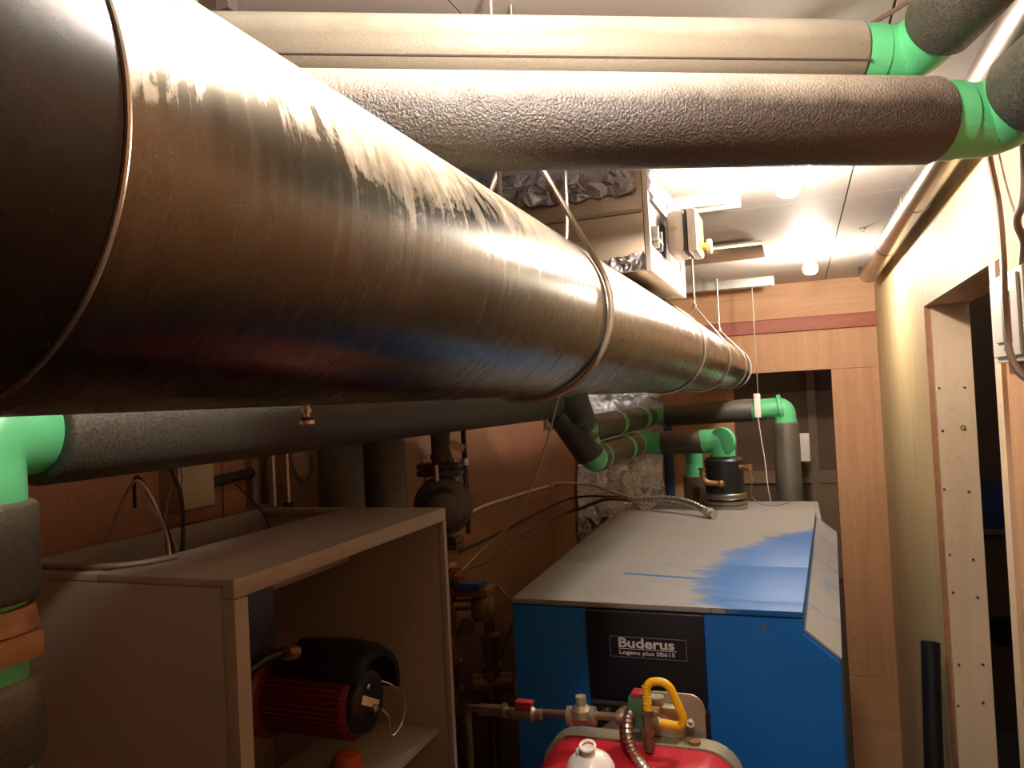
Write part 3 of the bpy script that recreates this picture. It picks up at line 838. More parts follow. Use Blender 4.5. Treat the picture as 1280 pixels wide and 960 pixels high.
# hood over the motor
hood = B()
prof = []
for k in range(13):
    a = R(150 - k * 13.5)
    prof.append((0.086 * math.cos(a), 0.086 * math.sin(a)))
for k in range(13):
    a = R(150 - (12 - k) * 13.5)
    prof.append((0.0725 * math.cos(a), 0.0725 * math.sin(a)))
loops = []
for x, s in ((-0.97, 0.9), (-0.955, 1.08), (-0.86, 1.14), (-0.80, 1.05), (-0.785, 0.92)):
    loops.append([V((x, py + 0.02 + p[0] * 0.98, pz + 0.012 + p[1] * (s if i < 13 else 0.93))) for i, p in enumerate(prof)])
hood.loft(loops)
obj('terminal_hood', hood, 'black', pp)
obj('volute', B().lathe([(0, .02), (.0, .07), (.03, .095), (.07, .095), (.10, .08), (.10, .04)], (-1.135, py, pz), ax, 36), 'cast_iron', pp)
obj('discharge_pipe', B().tube(rnd([(-1.08, py + 0.05, pz + 0.02), (-1.08, py + 0.05, pz + 0.15), (-1.08, CY0 + 0.02, pz + 0.15)], 0.05), 0.022, 18), 'iron_pipe', pp)
obj('suction_pipe', B().tube([(-1.08, py - 0.03, pz - 0.06), (-1.08, py - 0.03, CZ0 + 0.014)], 0.026, 18), 'iron_pipe', pp)
obj('union', B().cyl((-1.08, 1.16, pz + 0.15), (-1.08, 1.21, pz + 0.15), 0.032, 8).cyl((-1.08, 1.10, pz + 0.15), (-1.08, 1.115, pz + 0.15), 0.03, 16), 'bronze', pp)
obj('conduit_arm', B().tube(rnd([(-0.93, py - 0.03, pz + 0.10), (-0.93, py - 0.12, pz + 0.115), (-0.93, CY0 + 0.03, pz + 0.075)], 0.03), 0.009, 12), 'black', pp)
obj('brass_fitting', B().cyl((-0.925, py - 0.075, pz + 0.108), (-0.925, py - 0.045, pz + 0.10), 0.014, 8), 'bronze', pp)
o = thing('wire_loop', 'thin loose wire loop beside the red pump motor', 'wire', (-0.79, 1.34, 1.52))
pts = smooth_path([(-0.80, py + 0.055, pz + 0.02), (-0.785, 1.345, 1.60), (-0.78, 1.385, 1.565), (-0.785, 1.38, 1.515), (-0.79, 1.345, 1.50), (-0.79, 1.335, 1.54), (-0.80, 1.325, 1.56)], 10)
obj('wire', B().tube(pts, 0.0018, 6), 'wire', o)
o = thing('control_box', 'black box hanging in the upper corner of the cream cabinet', 'box', (-0.87, 0.97, 1.78))
obj('box', B().box(-0.98, -0.83, 0.885, 1.055, 1.775, 1.885, 0.004), 'black', o)
obj('bracket', B().box(-0.94, -0.90, 0.95, 0.99, 1.885, 1.9134), 'galv', o)
obj('gland', B().cyl((-0.90, 0.98, 1.75), (-0.90, 0.98, 1.776), 0.012, 12), 'black', o)
obj('lead', B().tube(smooth_path([(-0.90, 0.98, 1.752), (-0.90, 0.985, 1.70), (-0.92, 1.03, 1.66)]), 0.005, 8), 'black', o)
o = thing('orange_cap', 'small orange cap lying under the red pump', 'cap', (-0.86, 1.29, 1.455))
obj('cap', B().lathe([(0, .026), (.012, .027), (.03, .024), (.034, .012), (.035, .001)], (-0.86, 1.29, 1.452), (0, 0, 1), 24), 'orange', o)
o = thing('cabinet_shelf', 'cream mounting shelf inside the cabinet below the pump', 'shelf', (-0.90, 1.2, 1.44))
obj('shelf', B().box(-1.0, -0.77, CY0 + 0.013, CY1 - 0.013, 1.438, 1.452, 0.002), 'cab', o)
obj('bracket', B().box(-0.90, -0.87, CY0 + 0.013, CY0 + 0.018, 1.38, 1.437), 'cab', o)

# wiring in the cabinet's service well and on the wall above it
o = thing('wire_bundle', 'tangle of thin dark wires rising from the cabinet top to the wall box', 'wires', (-1.1, 1.17, CZ1 - 0.108))
for pts, r, mt in (([(-1.02, 1.03, 1.84), (-1.06, 1.07, 1.93), (-1.13, 1.09, 2.02), (-1.19, 1.12, 2.04), (-1.215, 1.14, 1.98)], 0.0035, 'cable_black'),
                   ([(-1.03, 1.04, 1.83), (-1.05, 1.05, 1.95), (-1.12, 1.06, 2.04), (-1.20, 1.08, 1.97), (-1.22, 1.085, 1.93)], 0.0028, 'wire'),
                   ([(-1.04, 1.06, 1.83), (-1.08, 1.12, 1.93), (-1.15, 1.19, 2.0), (-1.21, 1.225, 2.05)], 0.004, 'cable_black'),
                   ([(-1.02, 1.02, 1.83), (-1.06, 1.06, 1.90), (-1.14, 1.14, 1.96), (-1.20, 1.22, 2.02)], 0.0028, 'cable'),
                   ([(-1.05, 1.09, 1.83), (-1.08, 1.10, 1.92), (-1.17, 1.13, 1.99)], 0.0022, 'wire'),
                   ([(-1.03, 1.33, 1.82), (-1.06, 1.33, 1.93), (-1.15, 1.35, 2.0)], 0.0018, 'cable_black')):
    obj('wire', B().tube(smooth_path(pts), r, 7), mt, o)
obj('wire_nut', B().lathe([(0, .009), (.012, .0095), (.034, .004)], (-1.045, 1.12, 1.835), (-0.1, -0.1, 1), 12), 'orange', o)
o = thing('grey_cord', 'grey cord lying along the cabinet top edge', 'cord', (-1.1, 0.9, CZ1))
pts = smooth_path([(-1.17, 0.868, CZ1 + 0.005), (-1.08, 0.866, CZ1 + 0.005), (-1.0, 0.872, CZ1 + 0.006), (-0.96, 0.905, CZ1 + 0.005), (-0.94, 0.96, CZ1 + 0.005)])
obj('cord', B().tube(pts, 0.0045, 8), 'cable', o)
o = thing('junction_box', 'galvanised junction box with a thin conduit on the left wall above the cabinet', 'junction box', (-1.2, 1.30, 1.95))
obj('box', B().box(XL, XL + 0.055, 1.235, 1.335, 1.955, 2.06, 0.003), 'galv', o)
obj('cover', B().box(XL + 0.0552, XL + 0.058, 1.24, 1.33, 1.96, 2.055), 'sheet', o)
obj('conduit', B().tube([(XL + 0.02, 1.3355, 2.0), (XL + 0.02, 1.499, 2.01)], 0.012, 12), 'cable_black', o)
o = thing('steel_tubes', 'short upright steel tubes on the left wall between cabinet and long pipe', 'tubes', (-1.2, 1.56, 1.92))
obj('panel', B().box(XL, XL + 0.022, 1.50, 1.60, 1.93, 2.10, 0.002), 'sheet', o)
obj('tube', B().cyl((-1.205, 1.545, 1.925), (-1.205, 1.545, 2.12), 0.009, 14), 'steel', o)
obj('tube', B().cyl((-1.205, 1.60, 1.925), (-1.205, 1.60, 2.12), 0.009, 14), 'steel', o)
obj('end_cap', B().cyl((-1.205, 1.60, 1.91), (-1.205, 1.60, 1.926), 0.012, 10), 'cable_black', o)
obj('clip', B().box(XL, -1.20, 1.54, 1.61, 2.06, 2.07), 'galv', o)
o = thing('looped_wire', 'thin white wire looped on the left wall right of the steel tubes', 'wire', (-1.21, 1.70, 1.93))
pts = smooth_path([(-1.235, 1.66, 2.15), (-1.235, 1.665, 2.03), (-1.235, 1.70, 1.965), (-1.235, 1.745, 1.985), (-1.235, 1.75, 2.03)])
obj('wire', B().tube(pts, 0.0035, 8), 'cable', o)

# two dark insulated risers behind the cabinet
for x, y, lab in ((-1.10, 1.68, 'black insulated riser behind the cabinet, the left one of two'), (-1.055, 1.815, 'black insulated riser behind the cabinet, the right one of two')):
    o = thing('insulated_riser', lab, 'pipe', (x, y, 0), 'risers behind the cabinet')
    obj('insulation', rounded_sleeve((x, y, 0.3), (x, y, 2.38), 0.058), 'foam', o)
    obj('pipe', B().cyl((x, y, 0.0), (x, y, 2.40), 0.036, 18), 'green', o)

# ------------------------------------------------------------------ valve stack between cabinet and boiler
vs = thing('valve_stack', 'crowded bronze and iron valve stack between the cream cabinet and the boiler', 'valves', (-1.03, 2.12, 0))
vx, vy = -1.02, 2.10
obj('pipe', B().cyl((vx, vy, 0), (vx, vy, 1.74), 0.022, 18), 'iron_pipe', vs)
obj('pipe', B().cyl((vx, vy, 1.95), (vx, vy, 2.2), 0.030, 20), 'cast_iron', vs)
obj('strap', B().cyl((vx, vy, 1.985), (vx, vy, 2.0), 0.034, 20), 'cast_iron', vs)
obj('upper_flange', B().box(vx - 0.07, vx + 0.07, vy - 0.035, vy + 0.035, 1.935, 1.955, 0.006).box(vx - 0.07, vx + 0.07, vy - 0.035, vy + 0.035, 1.957, 1.975, 0.006), 'cast_iron', vs)
for sx in (-1, 1):
    obj('bolt', B().cyl((vx + sx * 0.052, vy - 0.01, 1.92), (vx + sx * 0.052, vy - 0.01, 1.99), 0.006, 8).cyl((vx + sx * 0.052, vy - 0.01, 1.976), (vx + sx * 0.052, vy - 0.01, 1.986), 0.011, 6), 'steel', vs)
obj('chrome_sleeve', B().cyl((vx + 0.005, vy - 0.05, 1.925), (vx + 0.005, vy - 0.05, 1.972), 0.009, 14), 'steel', vs)
vd = V((0.42, -0.9, 0)).normalized()
obj('pump_volute', B().lathe([(-.05, .03), (-.05, .055), (-.035, .082), (0, .09), (.03, .085), (.045, .06), (.06, .058), (.10, .05), (.11, .03)], (vx, vy, 1.845), vd, 36), 'cast_iron', vs)
obj('lower_flange', B().box(vx - 0.05, vx + 0.05, vy - 0.03, vy + 0.03, 1.735, 1.752, 0.005).box(vx - 0.05, vx + 0.05, vy - 0.03, vy + 0.03, 1.715, 1.733, 0.005), 'cast_iron', vs)
def gate_valve(z, dirv, r=0.03, handle=None):
    d = V(dirv).normalized()
    v = obj('valve_body', B().lathe([(-.06, .028), (-.06, .036), (-.038, .036), (-.034, .026), (-.02, r), (0.02, r), (.034, .026), (.038, .036), (.06, .036), (.06, .028)], (vx, vy, z), (0, 0, 1), 20)
            .cyl(V((vx, vy, z)), V((vx, vy, z)) + d * 0.075, 0.017, 14).cyl(V((vx, vy, z)) + d * 0.05, V((vx, vy, z)) + d * 0.063, 0.026, 6), 'bronze', vs)
    if handle:
        obj('valve_handle', B().box(-0.012, 0.012, -0.012, 0.085, -0.004, 0.004, 0.002, Matrix.Translation(V((vx, vy, z)) + d * 0.08) @ Matrix.Rotation(R(40), 4, 'Z')), handle, v)
    return v
gate_valve(1.645, (0.8, -0.6, 0), 0.032, 'valve_red')
gate_valve(1.42, (0.6, -0.8, 0), 0.034)
gate_valve(1.24, (0.9, -0.4, 0), 0.032)
# side branch: bronze strainer / relief pieces
obj('branch_pipe', B().tube(rnd([(vx, vy, 1.545), (vx + 0.11, vy + 0.05, 1.545), (vx + 0.11, vy + 0.05, 1.40)], 0.03), 0.018, 14), 'bronze', vs)
obj('mixing_valve', B().box(vx - 0.01, vx + 0.135, vy - 0.015, vy + 0.07, 1.575, 1.60, 0.006).lathe([(0, .03), (.02, .036), (.05, .036), (.07, .028)], (vx + 0.10, vy + 0.03, 1.50), (0, 0, 1), 18), 'bronze', vs)
obj('valve_actuator', B().box(vx + 0.035, vx + 0.12, vy - 0.035, vy + 0.025, 1.601, 1.622, 0.004), 'blue_dark', vs)
obj('gauge', B().lathe([(0, .022), (.02, .026), (.026, .024), (.027, .001)], (vx + 0.07, vy - 0.03, 1.50), vd, 20), 'cast_iron', vs)
obj('relief_valve', B().lathe([(-.05, .02), (-.05, .03), (-.02, .03), (-.02, .022), (.03, .022), (.04, .03), (.07, .03), (.08, .018)], (vx + 0.11, vy + 0.05, 1.38), (0, 0, 1), 18), 'bronze', vs)
obj('tee_fitting', B().cyl((vx + 0.06, vy + 0.02, 1.31), (vx + 0.17, vy + 0.065, 1.31), 0.027, 16).cyl((vx + 0.11, vy + 0.04, 1.27), (vx + 0.11, vy + 0.04, 1.35), 0.026, 16), 'bronze', vs)
obj('drain_pipe', B().cyl((vx + 0.11, vy + 0.045, 0.3), (vx + 0.11, vy + 0.045, 1.28), 0.018, 14), 'iron_pipe', vs)
obj('copper_tube', B().tube(smooth_path([(vx + 0.13, vy + 0.07, 1.60), (vx + 0.18, vy + 0.08, 1.52), (vx + 0.15, vy + 0.07, 1.42), (vx + 0.12, vy + 0.05, 1.35)]), 0.004, 8), 'bronze', vs)
o = thing('paper_tag', 'small paper tag wired to the pump above the valve stack', 'tag', (-0.94, 2.06, 2.0))
obj('tag', B().box(-0.022, 0.022, -0.001, 0.001, -0.013, 0.013, 0, Matrix.Translation((-0.945, 2.055, 2.025)) @ Euler((R(15), R(28), R(25))).to_matrix().to_4x4()), 'paper', o)
obj('wire', B().tube(smooth_path([(-0.965, 2.06, 2.035), (-0.985, 2.075, 2.05), (-0.992, 2.085, 2.04)]), 0.0012, 6), 'wire', o)
o = thing('conduit_riser', 'thin dark conduit rising beside the pump above the valve stack', 'conduit', (-0.955, 2.12, 1.79))
obj('conduit', B().cyl((-0.948, 2.115, 1.76), (-0.952, 2.115, 2.3), 0.008, 12), 'cable_black', o)
obj('coupling', B().cyl((-0.949, 2.115, 1.965), (-0.949, 2.115, 1.985), 0.012, 12), 'galv', o)

# ------------------------------------------------------------------ boiler
bo = thing('blue_boiler', 'big blue boiler with a black name panel and a dusty, half-wiped top', 'boiler', (-0.3, 1.8, 0))
fr = [(-0.695, 1.8, 0.1), (0.050, 1.8, 0.1), (0.053, 1.8, 1.556), (-0.017, 1.8, 1.613), (-0.017, 1.8, 1.646), (-0.695, 1.8, 1.648)]
bk = [(-0.775, 3.35, 0.1), (0.108, 3.35, 0.1), (0.110, 3.35, 1.556), (0.040, 3.35, 1.615), (0.040, 3.35, 1.635), (-0.775, 3.35, 1.630)]
obj('casing', B().loft([fr, bk]), 'blue', bo)
def lerp(a, b_, f):
    return V(a) * (1 - f) + V(b_) * f
def slab(f0, f1, th=0.012):
    a = [lerp(fr[5], bk[5], f0), lerp(fr[4], bk[4], f0), lerp(fr[4], bk[4], f1), lerp(fr[5], bk[5], f1)]
    for p in a:
        p.z += 0.0008
    return B().loft([a, [p + V((0, 0, th)) for p in a]]).bevel(0.0018)
def yf(y):
    return (y - 1.8) / 1.55
obj('top_front_lip', slab(yf(1.79), yf(1.872), 0.0125), 'boiler_top', bo)
obj('top_panel', slab(yf(1.874), yf(2.25)), 'boiler_top', bo)
obj('top_panel', slab(yf(2.252), yf(2.83)), 'boiler_top', bo)
obj('top_panel', slab(yf(2.832), yf(3.35)), 'boiler_top', bo)
# bevelled side panel below the top's right edge
a = [lerp(fr[2], bk[2], 0.002), lerp(fr[3], bk[3], 0.002), lerp(fr[3], bk[3], 0.998), lerp(fr[2], bk[2], 0.998)]
nn = (a[1] - a[0]).cross(a[2] - a[1]).normalized()
if nn.x < 0:
    nn = -nn
obj('bevel_panel', B().loft([[p + nn * 0.001 for p in a], [p + nn * 0.006 for p in a]]), 'boiler_side', bo)
yF = 1.8
obj('front_panel', B().box(-0.694, -0.505, yF - 0.010, yF - 0.0005, 0.12, 1.645, 0.003), 'blue', bo)
b = B()
prof = [(-0.228, 0.12), (0.049, 0.12), (0.051, 1.553), (-0.0185, 1.610), (-0.0185, 1.643), (-0.228, 1.643)]
b.loft([[V((x, yF - 0.0005, z)) for x, z in prof], [V((x, yF - 0.010, z)) for x, z in prof]])
obj('front_panel', b, 'blue', bo)
obj('control_panel', B().box(-0.503, -0.230, yF - 0.022, yF - 0.0005, 1.442, 1.644, 0.004), 'black_panel', bo)
np_ = obj('name_plate', B().box(-0.447, -0.270, yF - 0.0236, yF - 0.0225, 1.540, 1.587, 0.0), 'plate', bo)
b = B()
for (x0, x1, z0, z1) in ((-0.447, -0.270, 1.5862, 1.5875), (-0.447, -0.270, 1.5395, 1.5405), (-0.4475, -0.4463, 1.540, 1.587), (-0.2707, -0.2695, 1.540, 1.587)):
    b.box(x0, x1, yF - 0.0243, yF - 0.0237, z0, z1)
obj('plate_border', b, 'edge', np_)
def text(s, size, loc, name, parent, mat, sx=1.0, bold=0.0):
    c = bpy.data.curves.new('lettering', 'FONT')
    c.body = s
    c.size = size
    c.extrude = 0.0004
    c.offset = bold
    c.resolution_u = 3
    o = bpy.data.objects.new('tmp_lettering', c)
    COL.objects.link(o)
    dg = bpy.context.evaluated_depsgraph_get()
    me = bpy.data.meshes.new_from_object(o.evaluated_get(dg))
    bpy.data.objects.remove(o)
    me.transform(Matrix.Translation(V(loc) - wpos(parent)) @ Matrix.Rotation(math.pi / 2, 4, 'X') @ Matrix.Diagonal((sx, 1, 1, 1)))
    me.materials.clear()
    me.materials.append(M[mat])
    q = bpy.data.objects.new(name, me)
    COL.objects.link(q)
    q.parent = parent
    return q
text('Buderus', 0.031, (-0.4285, yF - 0.0242, 1.5630), 'lettering', np_, 'letter', 1.28, 0.0008)
obj('rule', B().box(-0.427, -0.292, yF - 0.0243, yF - 0.0237, 1.5588, 1.5602), 'letter', np_)
text('Logano plus SB615', 0.0128, (-0.4265, yF - 0.0242, 1.5468), 'lettering', np_, 'letter', 1.34, 0.0002)
obj('burner_door', B().box(-0.500, -0.226, yF - 0.018, yF - 0.0005, 0.7, 1.425, 0.004), 'black', bo)
obj('door_rail', B().box(-0.497, -0.230, yF - 0.024, yF - 0.019, 1.424, 1.434, 0.002), 'cast_iron', bo)
for x in (-0.466, -0.258):
    obj('bolt', B().lathe([(0, .012), (.004, .012), (.004, .009), (.010, .009), (.010, .0045), (.020, .004)], (x, yF - 0.018, 1.405), (0, -1, 0), 12), 'steel', bo)
obj('screw', B().cyl((-0.10, yF - 0.013, 1.624), (-0.10, yF - 0.0098, 1.624), 0.005, 10), 'bronze', bo)
obj('base_frame', B().box(-0.68, 0.04, 1.83, 3.3, 0.0, 0.0995), 'cast_iron', bo)
obj('rear_support', B().box(-0.70, 0.06, 3.352, 3.95, 0.1, 1.60, 0.006), 'boiler_side', bo)  # block added as a support for the separator behind the casing

# air separator on the boiler's rear, under the green elbow
sp = thing('air_separator', 'black cylinder with a steel flange and copper elbow behind the boiler top', 'separator', (-0.345, 3.71, 1.60))
c0 = (-0.345, 3.71, 1.6005)
obj('flange', B().lathe([(0.0, .07), (0, .098), (.022, .098), (.022, .07)], c0, (0, 0, 1), 36).lathe([(0.026, .07), (0.026, .098), (.04, .098), (.04, .07)], c0, (0, 0, 1), 36), 'steel', sp)
obj('clamp_band', B().lathe([(0.05, .07), (.05, .094), (.054, .097), (.072, .097), (.076, .094), (.076, .07)], c0, (0, 0, 1), 36), 'steel', sp)
obj('body', B().lathe([(0, .06), (0, .08), (.078, .088), (.225, .088), (.236, .08), (.243, .06)], c0, (0, 0, 1), 36), 'black', sp)
obj('copper_elbow', B().tube(rnd([(-0.43, 3.60, 1.80), (-0.43, 3.60, 1.735), (-0.36, 3.60, 1.728)], 0.035), 0.013, 14), 'bronze', sp)
obj('elbow_nut', B().cyl((-0.43, 3.60, 1.79), (-0.43, 3.60, 1.80), 0.019, 8).cyl((-0.43, 3.60, 1.77), (-0.43, 3.60, 1.778), 0.018, 12), 'steel', sp)
obj('valve_knob', B().sphere((-0.352, 3.60, 1.728), 0.017, 2), 'bronze', sp)
obj('side_port', B().cyl((-0.27, 3.66, 1.795), (-0.232, 3.64, 1.795), 0.013, 12).cyl((-0.235, 3.642, 1.795), (-0.222, 3.635, 1.795), 0.018, 6), 'bronze', sp)
obj('sensor_wire', B().tube(smooth_path([(-0.225, 3.63, 1.78), (-0.215, 3.62, 1.74), (-0.225, 3.62, 1.68), (-0.19, 3.62, 1.635), (-0.12, 3.64, 1.625), (-0.06, 3.70, 1.63)]), 0.0022, 6), 'cable', sp)
# green stub pipe left of the separator
o = thing('green_pipe_stub', 'short green pipe left of the black separator behind the boiler', 'pipe', (-0.47, 3.9, 1.60))
obj('pipe', B().cyl((-0.50, 3.86, 1.6015), (-0.50, 3.86, 1.85), 0.042, 24), 'green', o)
obj('wrap', B().lathe([(0, .043), (0, .056), (.135, .056), (.135, .043)], (-0.50, 3.86, 1.6015), (0, 0, 1), 24), 'brown_wrap', o)
# white hanging wire beside pipe
o = thing('sensor_cord', 'pale cord dropping from the white clip beside the vertical black pipe', 'cord', (-0.18, 4.24, 1.6))
obj('cord', B().tube(smooth_path([(-0.205, 4.222, 1.998), (-0.195, 4.20, 1.90), (-0.18, 4.15, 1.78), (-0.17, 4.10, 1.65), (-0.15, 4.1, 1.5)]), 0.0025, 6), 'wire_white', o)

# foil-faced insulation in the back left corner
o = thing('foil_insulation', 'crinkled foil-faced insulation on the back wall behind the green-jointed pipes', 'insulation', (-0.98, 4.6, 1.2))
def foil_batt(u, v):
    z = 1.2 + 1.22 * v
    k = min(1.0, max(0.0, (1.95 - z) / 0.45))
    return V((-1.235 + 0.465 * u, YB - 0.03 - 0.21 * (1 - u) - 0.11 * k - 0.006 * math.sin(v * 40), z))
obj('foil_sheet', crumple(14, 24, foil_batt, 0.008, 21), 'foil', o, 20)
obj('batt', B().loft([[V((-1.248, YB - 0.001, z)), V((-0.775, YB - 0.001, z)), V((-0.775, YB - 0.012, z)), V((-1.248, YB - 0.21, z))] for z in (1.21, 2.40)]), 'paper', o)
obj('blue_edge', B().box(-0.768, -0.72, YB - 0.03, YB - 0.002, 1.2, 1.98, 0.002), 'blue_dark', o)
o = thing('foil_insulation', 'crinkled foil-faced insulation on the left wall by the back corner', 'insulation', (-1.24, 4.3, 1.9))
obj('foil_sheet', crumple(18, 18, lambda u, v: V((XL + 0.012 + 0.02 * math.sin(u * 3.1) + 0.0, 3.80 + 0.44 * u, 2.0 + 0.45 * v)), 0.006, 22), 'foil', o, 20)

# cables on the left wall, conduit onto the boiler
o = thing('wall_cable', 'upper pale cable stapled along the left wall toward the boiler', 'cable', (-1.2, 3.2, 1.65))
pts = smooth_path([(-1.235, 2.3, 1.62), (-1.24, 2.784, 1.715), (-1.24, 3.235, 1.717), (-1.24, 3.83, 1.70), (-1.235, 3.95, 1.70), (-1.05, 3.95, 1.685), (-0.80, 3.70, 1.655)])
obj('cable', B().tube(pts, 0.0065, 8), 'wire_white', o)
obj('staple', B().box(-1.25, -1.228, 3.815, 3.845, 1.69, 1.712), 'galv', o)
o = thing('wall_cable', 'thin black cable, the middle one on the left wall', 'cable', (-1.2, 3.2, 1.58))
pts = smooth_path([(-1.235, 2.25, 1.55), (-1.24, 2.654, 1.585), (-1.24, 3.022, 1.583), (-1.24, 3.951, 1.59), (-1.1, 4.0, 1.62), (-0.85, 3.75, 1.648)])
obj('cable', B().tube(pts, 0.006, 8), 'cable_black', o)
fc = thing('flexible_conduit', 'lowest wall cable, ending in ribbed steel conduit on the boiler top', 'conduit', (-0.6, 3.3, 1.65))
pts = smooth_path([(-1.235, 2.25, 1.50), (-1.24, 2.646, 1.512), (-1.24, 3.0, 1.50), (-1.24, 3.35, 1.53), (-1.235, 3.941, 1.527), (-1.12, 3.95, 1.56), (-0.90, 3.62, 1.655), (-0.74, 3.42, 1.682)])
obj('cable', B().tube(pts, 0.009, 8), 'cable', fc)
pts = smooth_path([(-0.74, 3.42, 1.682), (-0.66, 3.38, 1.690), (-0.55, 3.33, 1.697), (-0.45, 3.25, 1.69), (-0.36, 3.14, 1.668)], 24)
def ribbed(pts, r, amp):
    return B().tube(pts, [r + (amp if i % 2 else 0) for i in range(len(pts))], 12)
obj('ribbed_conduit', ribbed(pts[::2], 0.0105, 0.005), 'ribbed_steel', fc)
obj('connector', B().cyl((-0.375, 3.158, 1.671), (-0.335, 3.108, 1.664), 0.017, 12).cyl((-0.358, 3.137, 1.668), (-0.350, 3.127, 1.667), 0.022, 6), 'bright_steel', fc)
o = thing('dangling_wire', 'thin pale wire hanging from the duct down past the left wall', 'wire', (-0.9, 2.2, 1.7))
pts = smooth_path([(-0.43, 1.42, 2.165), (-0.55, 1.70, 2.06), (-0.72, 2.05, 1.90), (-0.85, 2.2, 1.77), (-0.97, 2.25, 1.68), (-0.99, 2.13, 1.64)])
obj('wire', B().tube(pts, 0.0024, 6), 'wire_white', o)

# ------------------------------------------------------------------ burner and fuel train in front of the boiler
bu = thing('oil_burner', 'red burner cover with a grey rim in front of the boiler', 'burner', (-0.33, 1.5, 0.7))
def rr(x0, x1, y0, y1, rad, z, n=6):
    out = []
    for cx, cy, a0 in ((x1 - rad, y1 - rad, 0), (x0 + rad, y1 - rad, 90), (x0 + rad, y0 + rad, 180), (x1 - rad, y0 + rad, 270)):
        for k in range(n + 1):
            a = R(a0 + 90 * k / n)
            out.append(V((cx + rad * math.cos(a), cy + rad * math.sin(a), z)))
    return out
def front_shape(y, x0, x1, z0, z1, rad, n=6):
    pts = rr(x0, x1, z0, z1, rad, 0, n)
    return [V((p.x, y, p.y)) for p in pts]
obj('cover', B().loft([front_shape(1.36, -0.50, -0.165, 1.02, 1.445, 0.06), front_shape(1.375, -0.520, -0.145, 1.0, 1.463, 0.07), front_shape(1.50, -0.525, -0.14, 0.99, 1.466, 0.07)]), 'burner_red', bu)
obj('rim', B().loft([front_shape(1.5005, -0.53, -0.135, 0.985, 1.470, 0.07), front_shape(1.545, -0.53, -0.135, 0.985, 1.470, 0.07)]), 'alu', bu)
obj('fan_housing', B().loft([front_shape(1.5455, -0.50, -0.19, 1.05, 1.44, 0.07), front_shape(1.70, -0.47, -0.22, 1.1, 1.43, 0.07)]), 'cast_iron', bu)
obj('blast_tube', B().cyl((-0.345, 1.70, 1.26), (-0.345, 1.782, 1.26), 0.11, 28), 'cast_iron', bu)
obj('rim_screw', B().cyl((-0.225, 1.52, 1.4705), (-0.225, 1.52, 1.476), 0.012, 12), 'bronze', bu)
obj('bracket_plate', B().loft([front_shape(1.56, -0.335, -0.208, 1.36, 1.548, 0.03), front_shape(1.566, -0.335, -0.208, 1.36, 1.548, 0.03)]), 'alu', bu)
obj('pump_block', B().box(-0.335, -0.245, 1.53, 1.559, 1.4705, 1.530, 0.008), 'alu', bu)
obj('pump_cap', B().cyl((-0.30, 1.545, 1.530), (-0.30, 1.545, 1.545), 0.016, 12), 'alu', bu)
obj('pump_screw', B().lathe([(0, .008), (.006, .008), (.006, .005), (.02, .004)], (-0.236, 1.545, 1.495), (0.2, -0.6, 0.6), 10), 'steel', bu)
# green solenoid
gv = thing('green_valve', 'small green fuel valve between the iron pipe and the yellow hose', 'valve', (-0.318, 1.50, 1.50))
obj('body', B().box(-0.342, -0.302, 1.47, 1.512, 1.508, 1.566, 0.006), 'valve_green', gv)
obj('cap', B().box(-0.336, -0.308, 1.475, 1.507, 1.566, 1.574, 0.003), 'valve_red', gv)
obj('port', B().cyl((-0.302, 1.49, 1.532), (-0.285, 1.49, 1.532), 0.014, 10), 'bronze', gv)
obj('drop_fitting', B().cyl((-0.303, 1.468, 1.471), (-0.303, 1.468, 1.545), 0.010, 12).cyl((-0.303, 1.468, 1.50), (-0.303, 1.468, 1.51), 0.013, 6).cyl((-0.303, 1.468, 1.54), (-0.303, 1.468, 1.548), 0.013, 6), 'iron_pipe', gv)
o = thing('yellow_hose', 'yellow fuel hose arching above the burner', 'hose', (-0.27, 1.47, 1.53))
pts = rnd([(-0.303, 1.468, 1.548), (-0.303, 1.468, 1.602), (-0.262, 1.470, 1.604), (-0.236, 1.475, 1.535), (-0.242, 1.478, 1.518), (-0.285, 1.478, 1.522)], 0.022, 8)
obj('hose', B().tube(pts, 0.0078, 14), 'yellow_hose', o)
obj('end_fitting', B().cyl((-0.300, 1.478, 1.5225), (-0.283, 1.478, 1.522), 0.010, 8), 'steel', o)
for k in range(6):
    z = 1.560 + k * 0.0062
    obj('hose_rib', B().lathe([(0, .0078), (.0012, .0088), (.0024, .0078)], (-0.303, 1.468, z), (0, 0, 1), 14), 'yellow_hose', o)
o = thing('braided_hose', 'ribbed steel fuel hose curving down over the red burner cover', 'hose', (-0.30, 1.45, 1.40))
pts = smooth_path([(-0.334, 1.46, 1.545), (-0.338, 1.45, 1.535), (-0.338, 1.445, 1.50), (-0.322, 1.43, 1.475), (-0.295, 1.40, 1.462), (-0.265, 1.36, 1.445), (-0.25, 1.335, 1.38), (-0.25, 1.335, 1.25)], 16)
obj('hose', ribbed(pts[::2], 0.0082, 0.0036), 'ribbed_steel', o)
fp = thing('fuel_pipe', 'horizontal iron fuel pipe with a red handled valve and bronze filter valve', 'pipe', (-0.5, 1.46, 1.50))
zz = lambda x: 1.522 + (x + 0.54) * 0.06
pipe_pts = [(-0.80, 1.78, 1.50), (-0.70, 1.62, 1.505), (-0.64, 1.47, zz(-0.64)), (-0.352, 1.46, zz(-0.352))]
ya = 1.46
obj('pipe', B().tube(rnd([(-0.690, ya + 0.03, 0.0), (-0.690, ya + 0.03, 1.510), (-0.655, ya + 0.018, 1.512), (-0.345, ya, 1.533)], 0.02), 0.0075, 14), 'iron_pipe', fp)
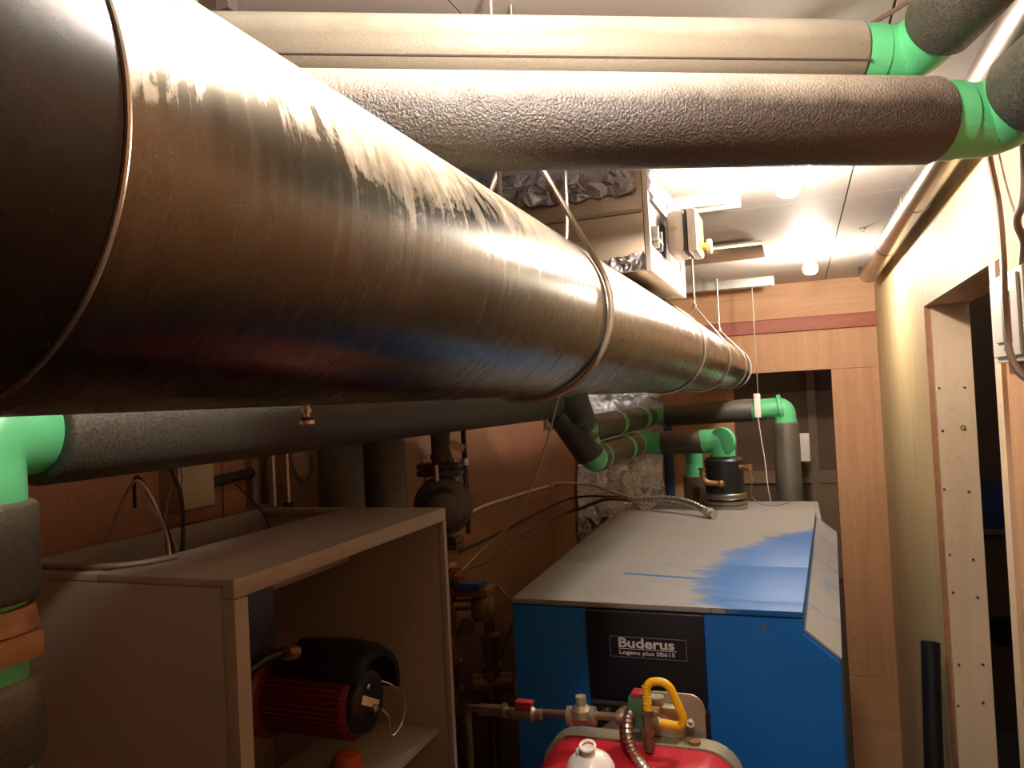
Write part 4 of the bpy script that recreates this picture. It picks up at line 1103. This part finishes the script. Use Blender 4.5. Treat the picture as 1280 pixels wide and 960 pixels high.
obj('union', B().cyl((-0.655, ya + 0.018, 1.512), (-0.600, ya + 0.014, 1.516), 0.0125, 8).cyl((-0.603, ya + 0.0142, 1.5158), (-0.596, ya + 0.0138, 1.5163), 0.015, 14), 'iron_pipe', fp)
vb = obj('ball_valve', B().lathe([(0, .009), (0, .012), (.02, .012), (.026, .015), (.042, .015), (.048, .010), (.06, .010), (.06, .006)], (-0.575, ya, 1.5178), (1, 0, 0.067), 16).cyl((-0.543, ya, 1.52), (-0.543, ya, 1.540), 0.006, 10), 'dull_brass', fp)
obj('valve_handle', B().box(-0.568, -0.532, ya - 0.010, ya + 0.010, 1.540, 1.5465, 0.002).box(-0.566, -0.534, ya - 0.010, ya - 0.007, 1.530, 1.540, 0.001), 'valve_red', vb)
fv = obj('filter_valve', B().lathe([(0, .012), (0, .018), (.008, .018), (.010, .0155), (.046, .0155), (.048, .018), (.056, .018), (.056, .008)], (-0.460, ya, 1.5255), (1, 0, 0.067), 16).lathe([(0, .022), (.014, .021), (.018, .016), (.022, .012)], (-0.432, ya, 1.527), (0, 0, 1), 18), 'dull_brass', fp)
obj('valve_cap', B().cyl((-0.432, ya, 1.548), (-0.432, ya, 1.566), 0.0105, 10), 'alu', fv)
obj('elbow', B().tube(rnd([(-0.36, ya, 1.531), (-0.348, ya, 1.532), (-0.348, ya + 0.025, 1.532)], 0.01), 0.0135, 14), 'iron_pipe', fp)
obj('drop_pipe', B().cyl((-0.352, ya + 0.03, 0.9), (-0.352, ya + 0.03, 1.535), 0.013, 14), 'iron_pipe', fp)
# white round cap standing in front of the burner
wc = thing('white_cap', 'round white plastic cap with a small ring on top, in front of the burner', 'cap', (-0.375, 1.28, 0.0))
wp = V((-0.372, 1.29, 1.522))
obj('dome', B().lathe([(-.09, .030), (-.038, .034), (-.033, .0425), (-.014, .043), (-.002, .038), (.008, .028), (.013, .018), (.016, .0125), (.027, .0115)], wp, (0, -0.25, 1), 36), 'white_plastic', wc)
obj('ring', B().tube([wp + V((0.0125 * math.cos(2 * math.pi * k / 24), -0.007 + 0.0125 * math.sin(2 * math.pi * k / 24), 0.030 + 0.004 * math.sin(2 * math.pi * k / 24))) for k in range(25)], 0.0028, 8, False), 'white_plastic', wc)
obj('lug', B().sphere(wp + V((-0.017, -0.003, 0.018)), 0.006, 2), 'white_plastic', wc)
obj('stem', B().cyl(V((wp.x, wp.y, 0.0)), wp + V((0, 0.02, -0.09)), 0.02, 16), 'white_plastic', wc)
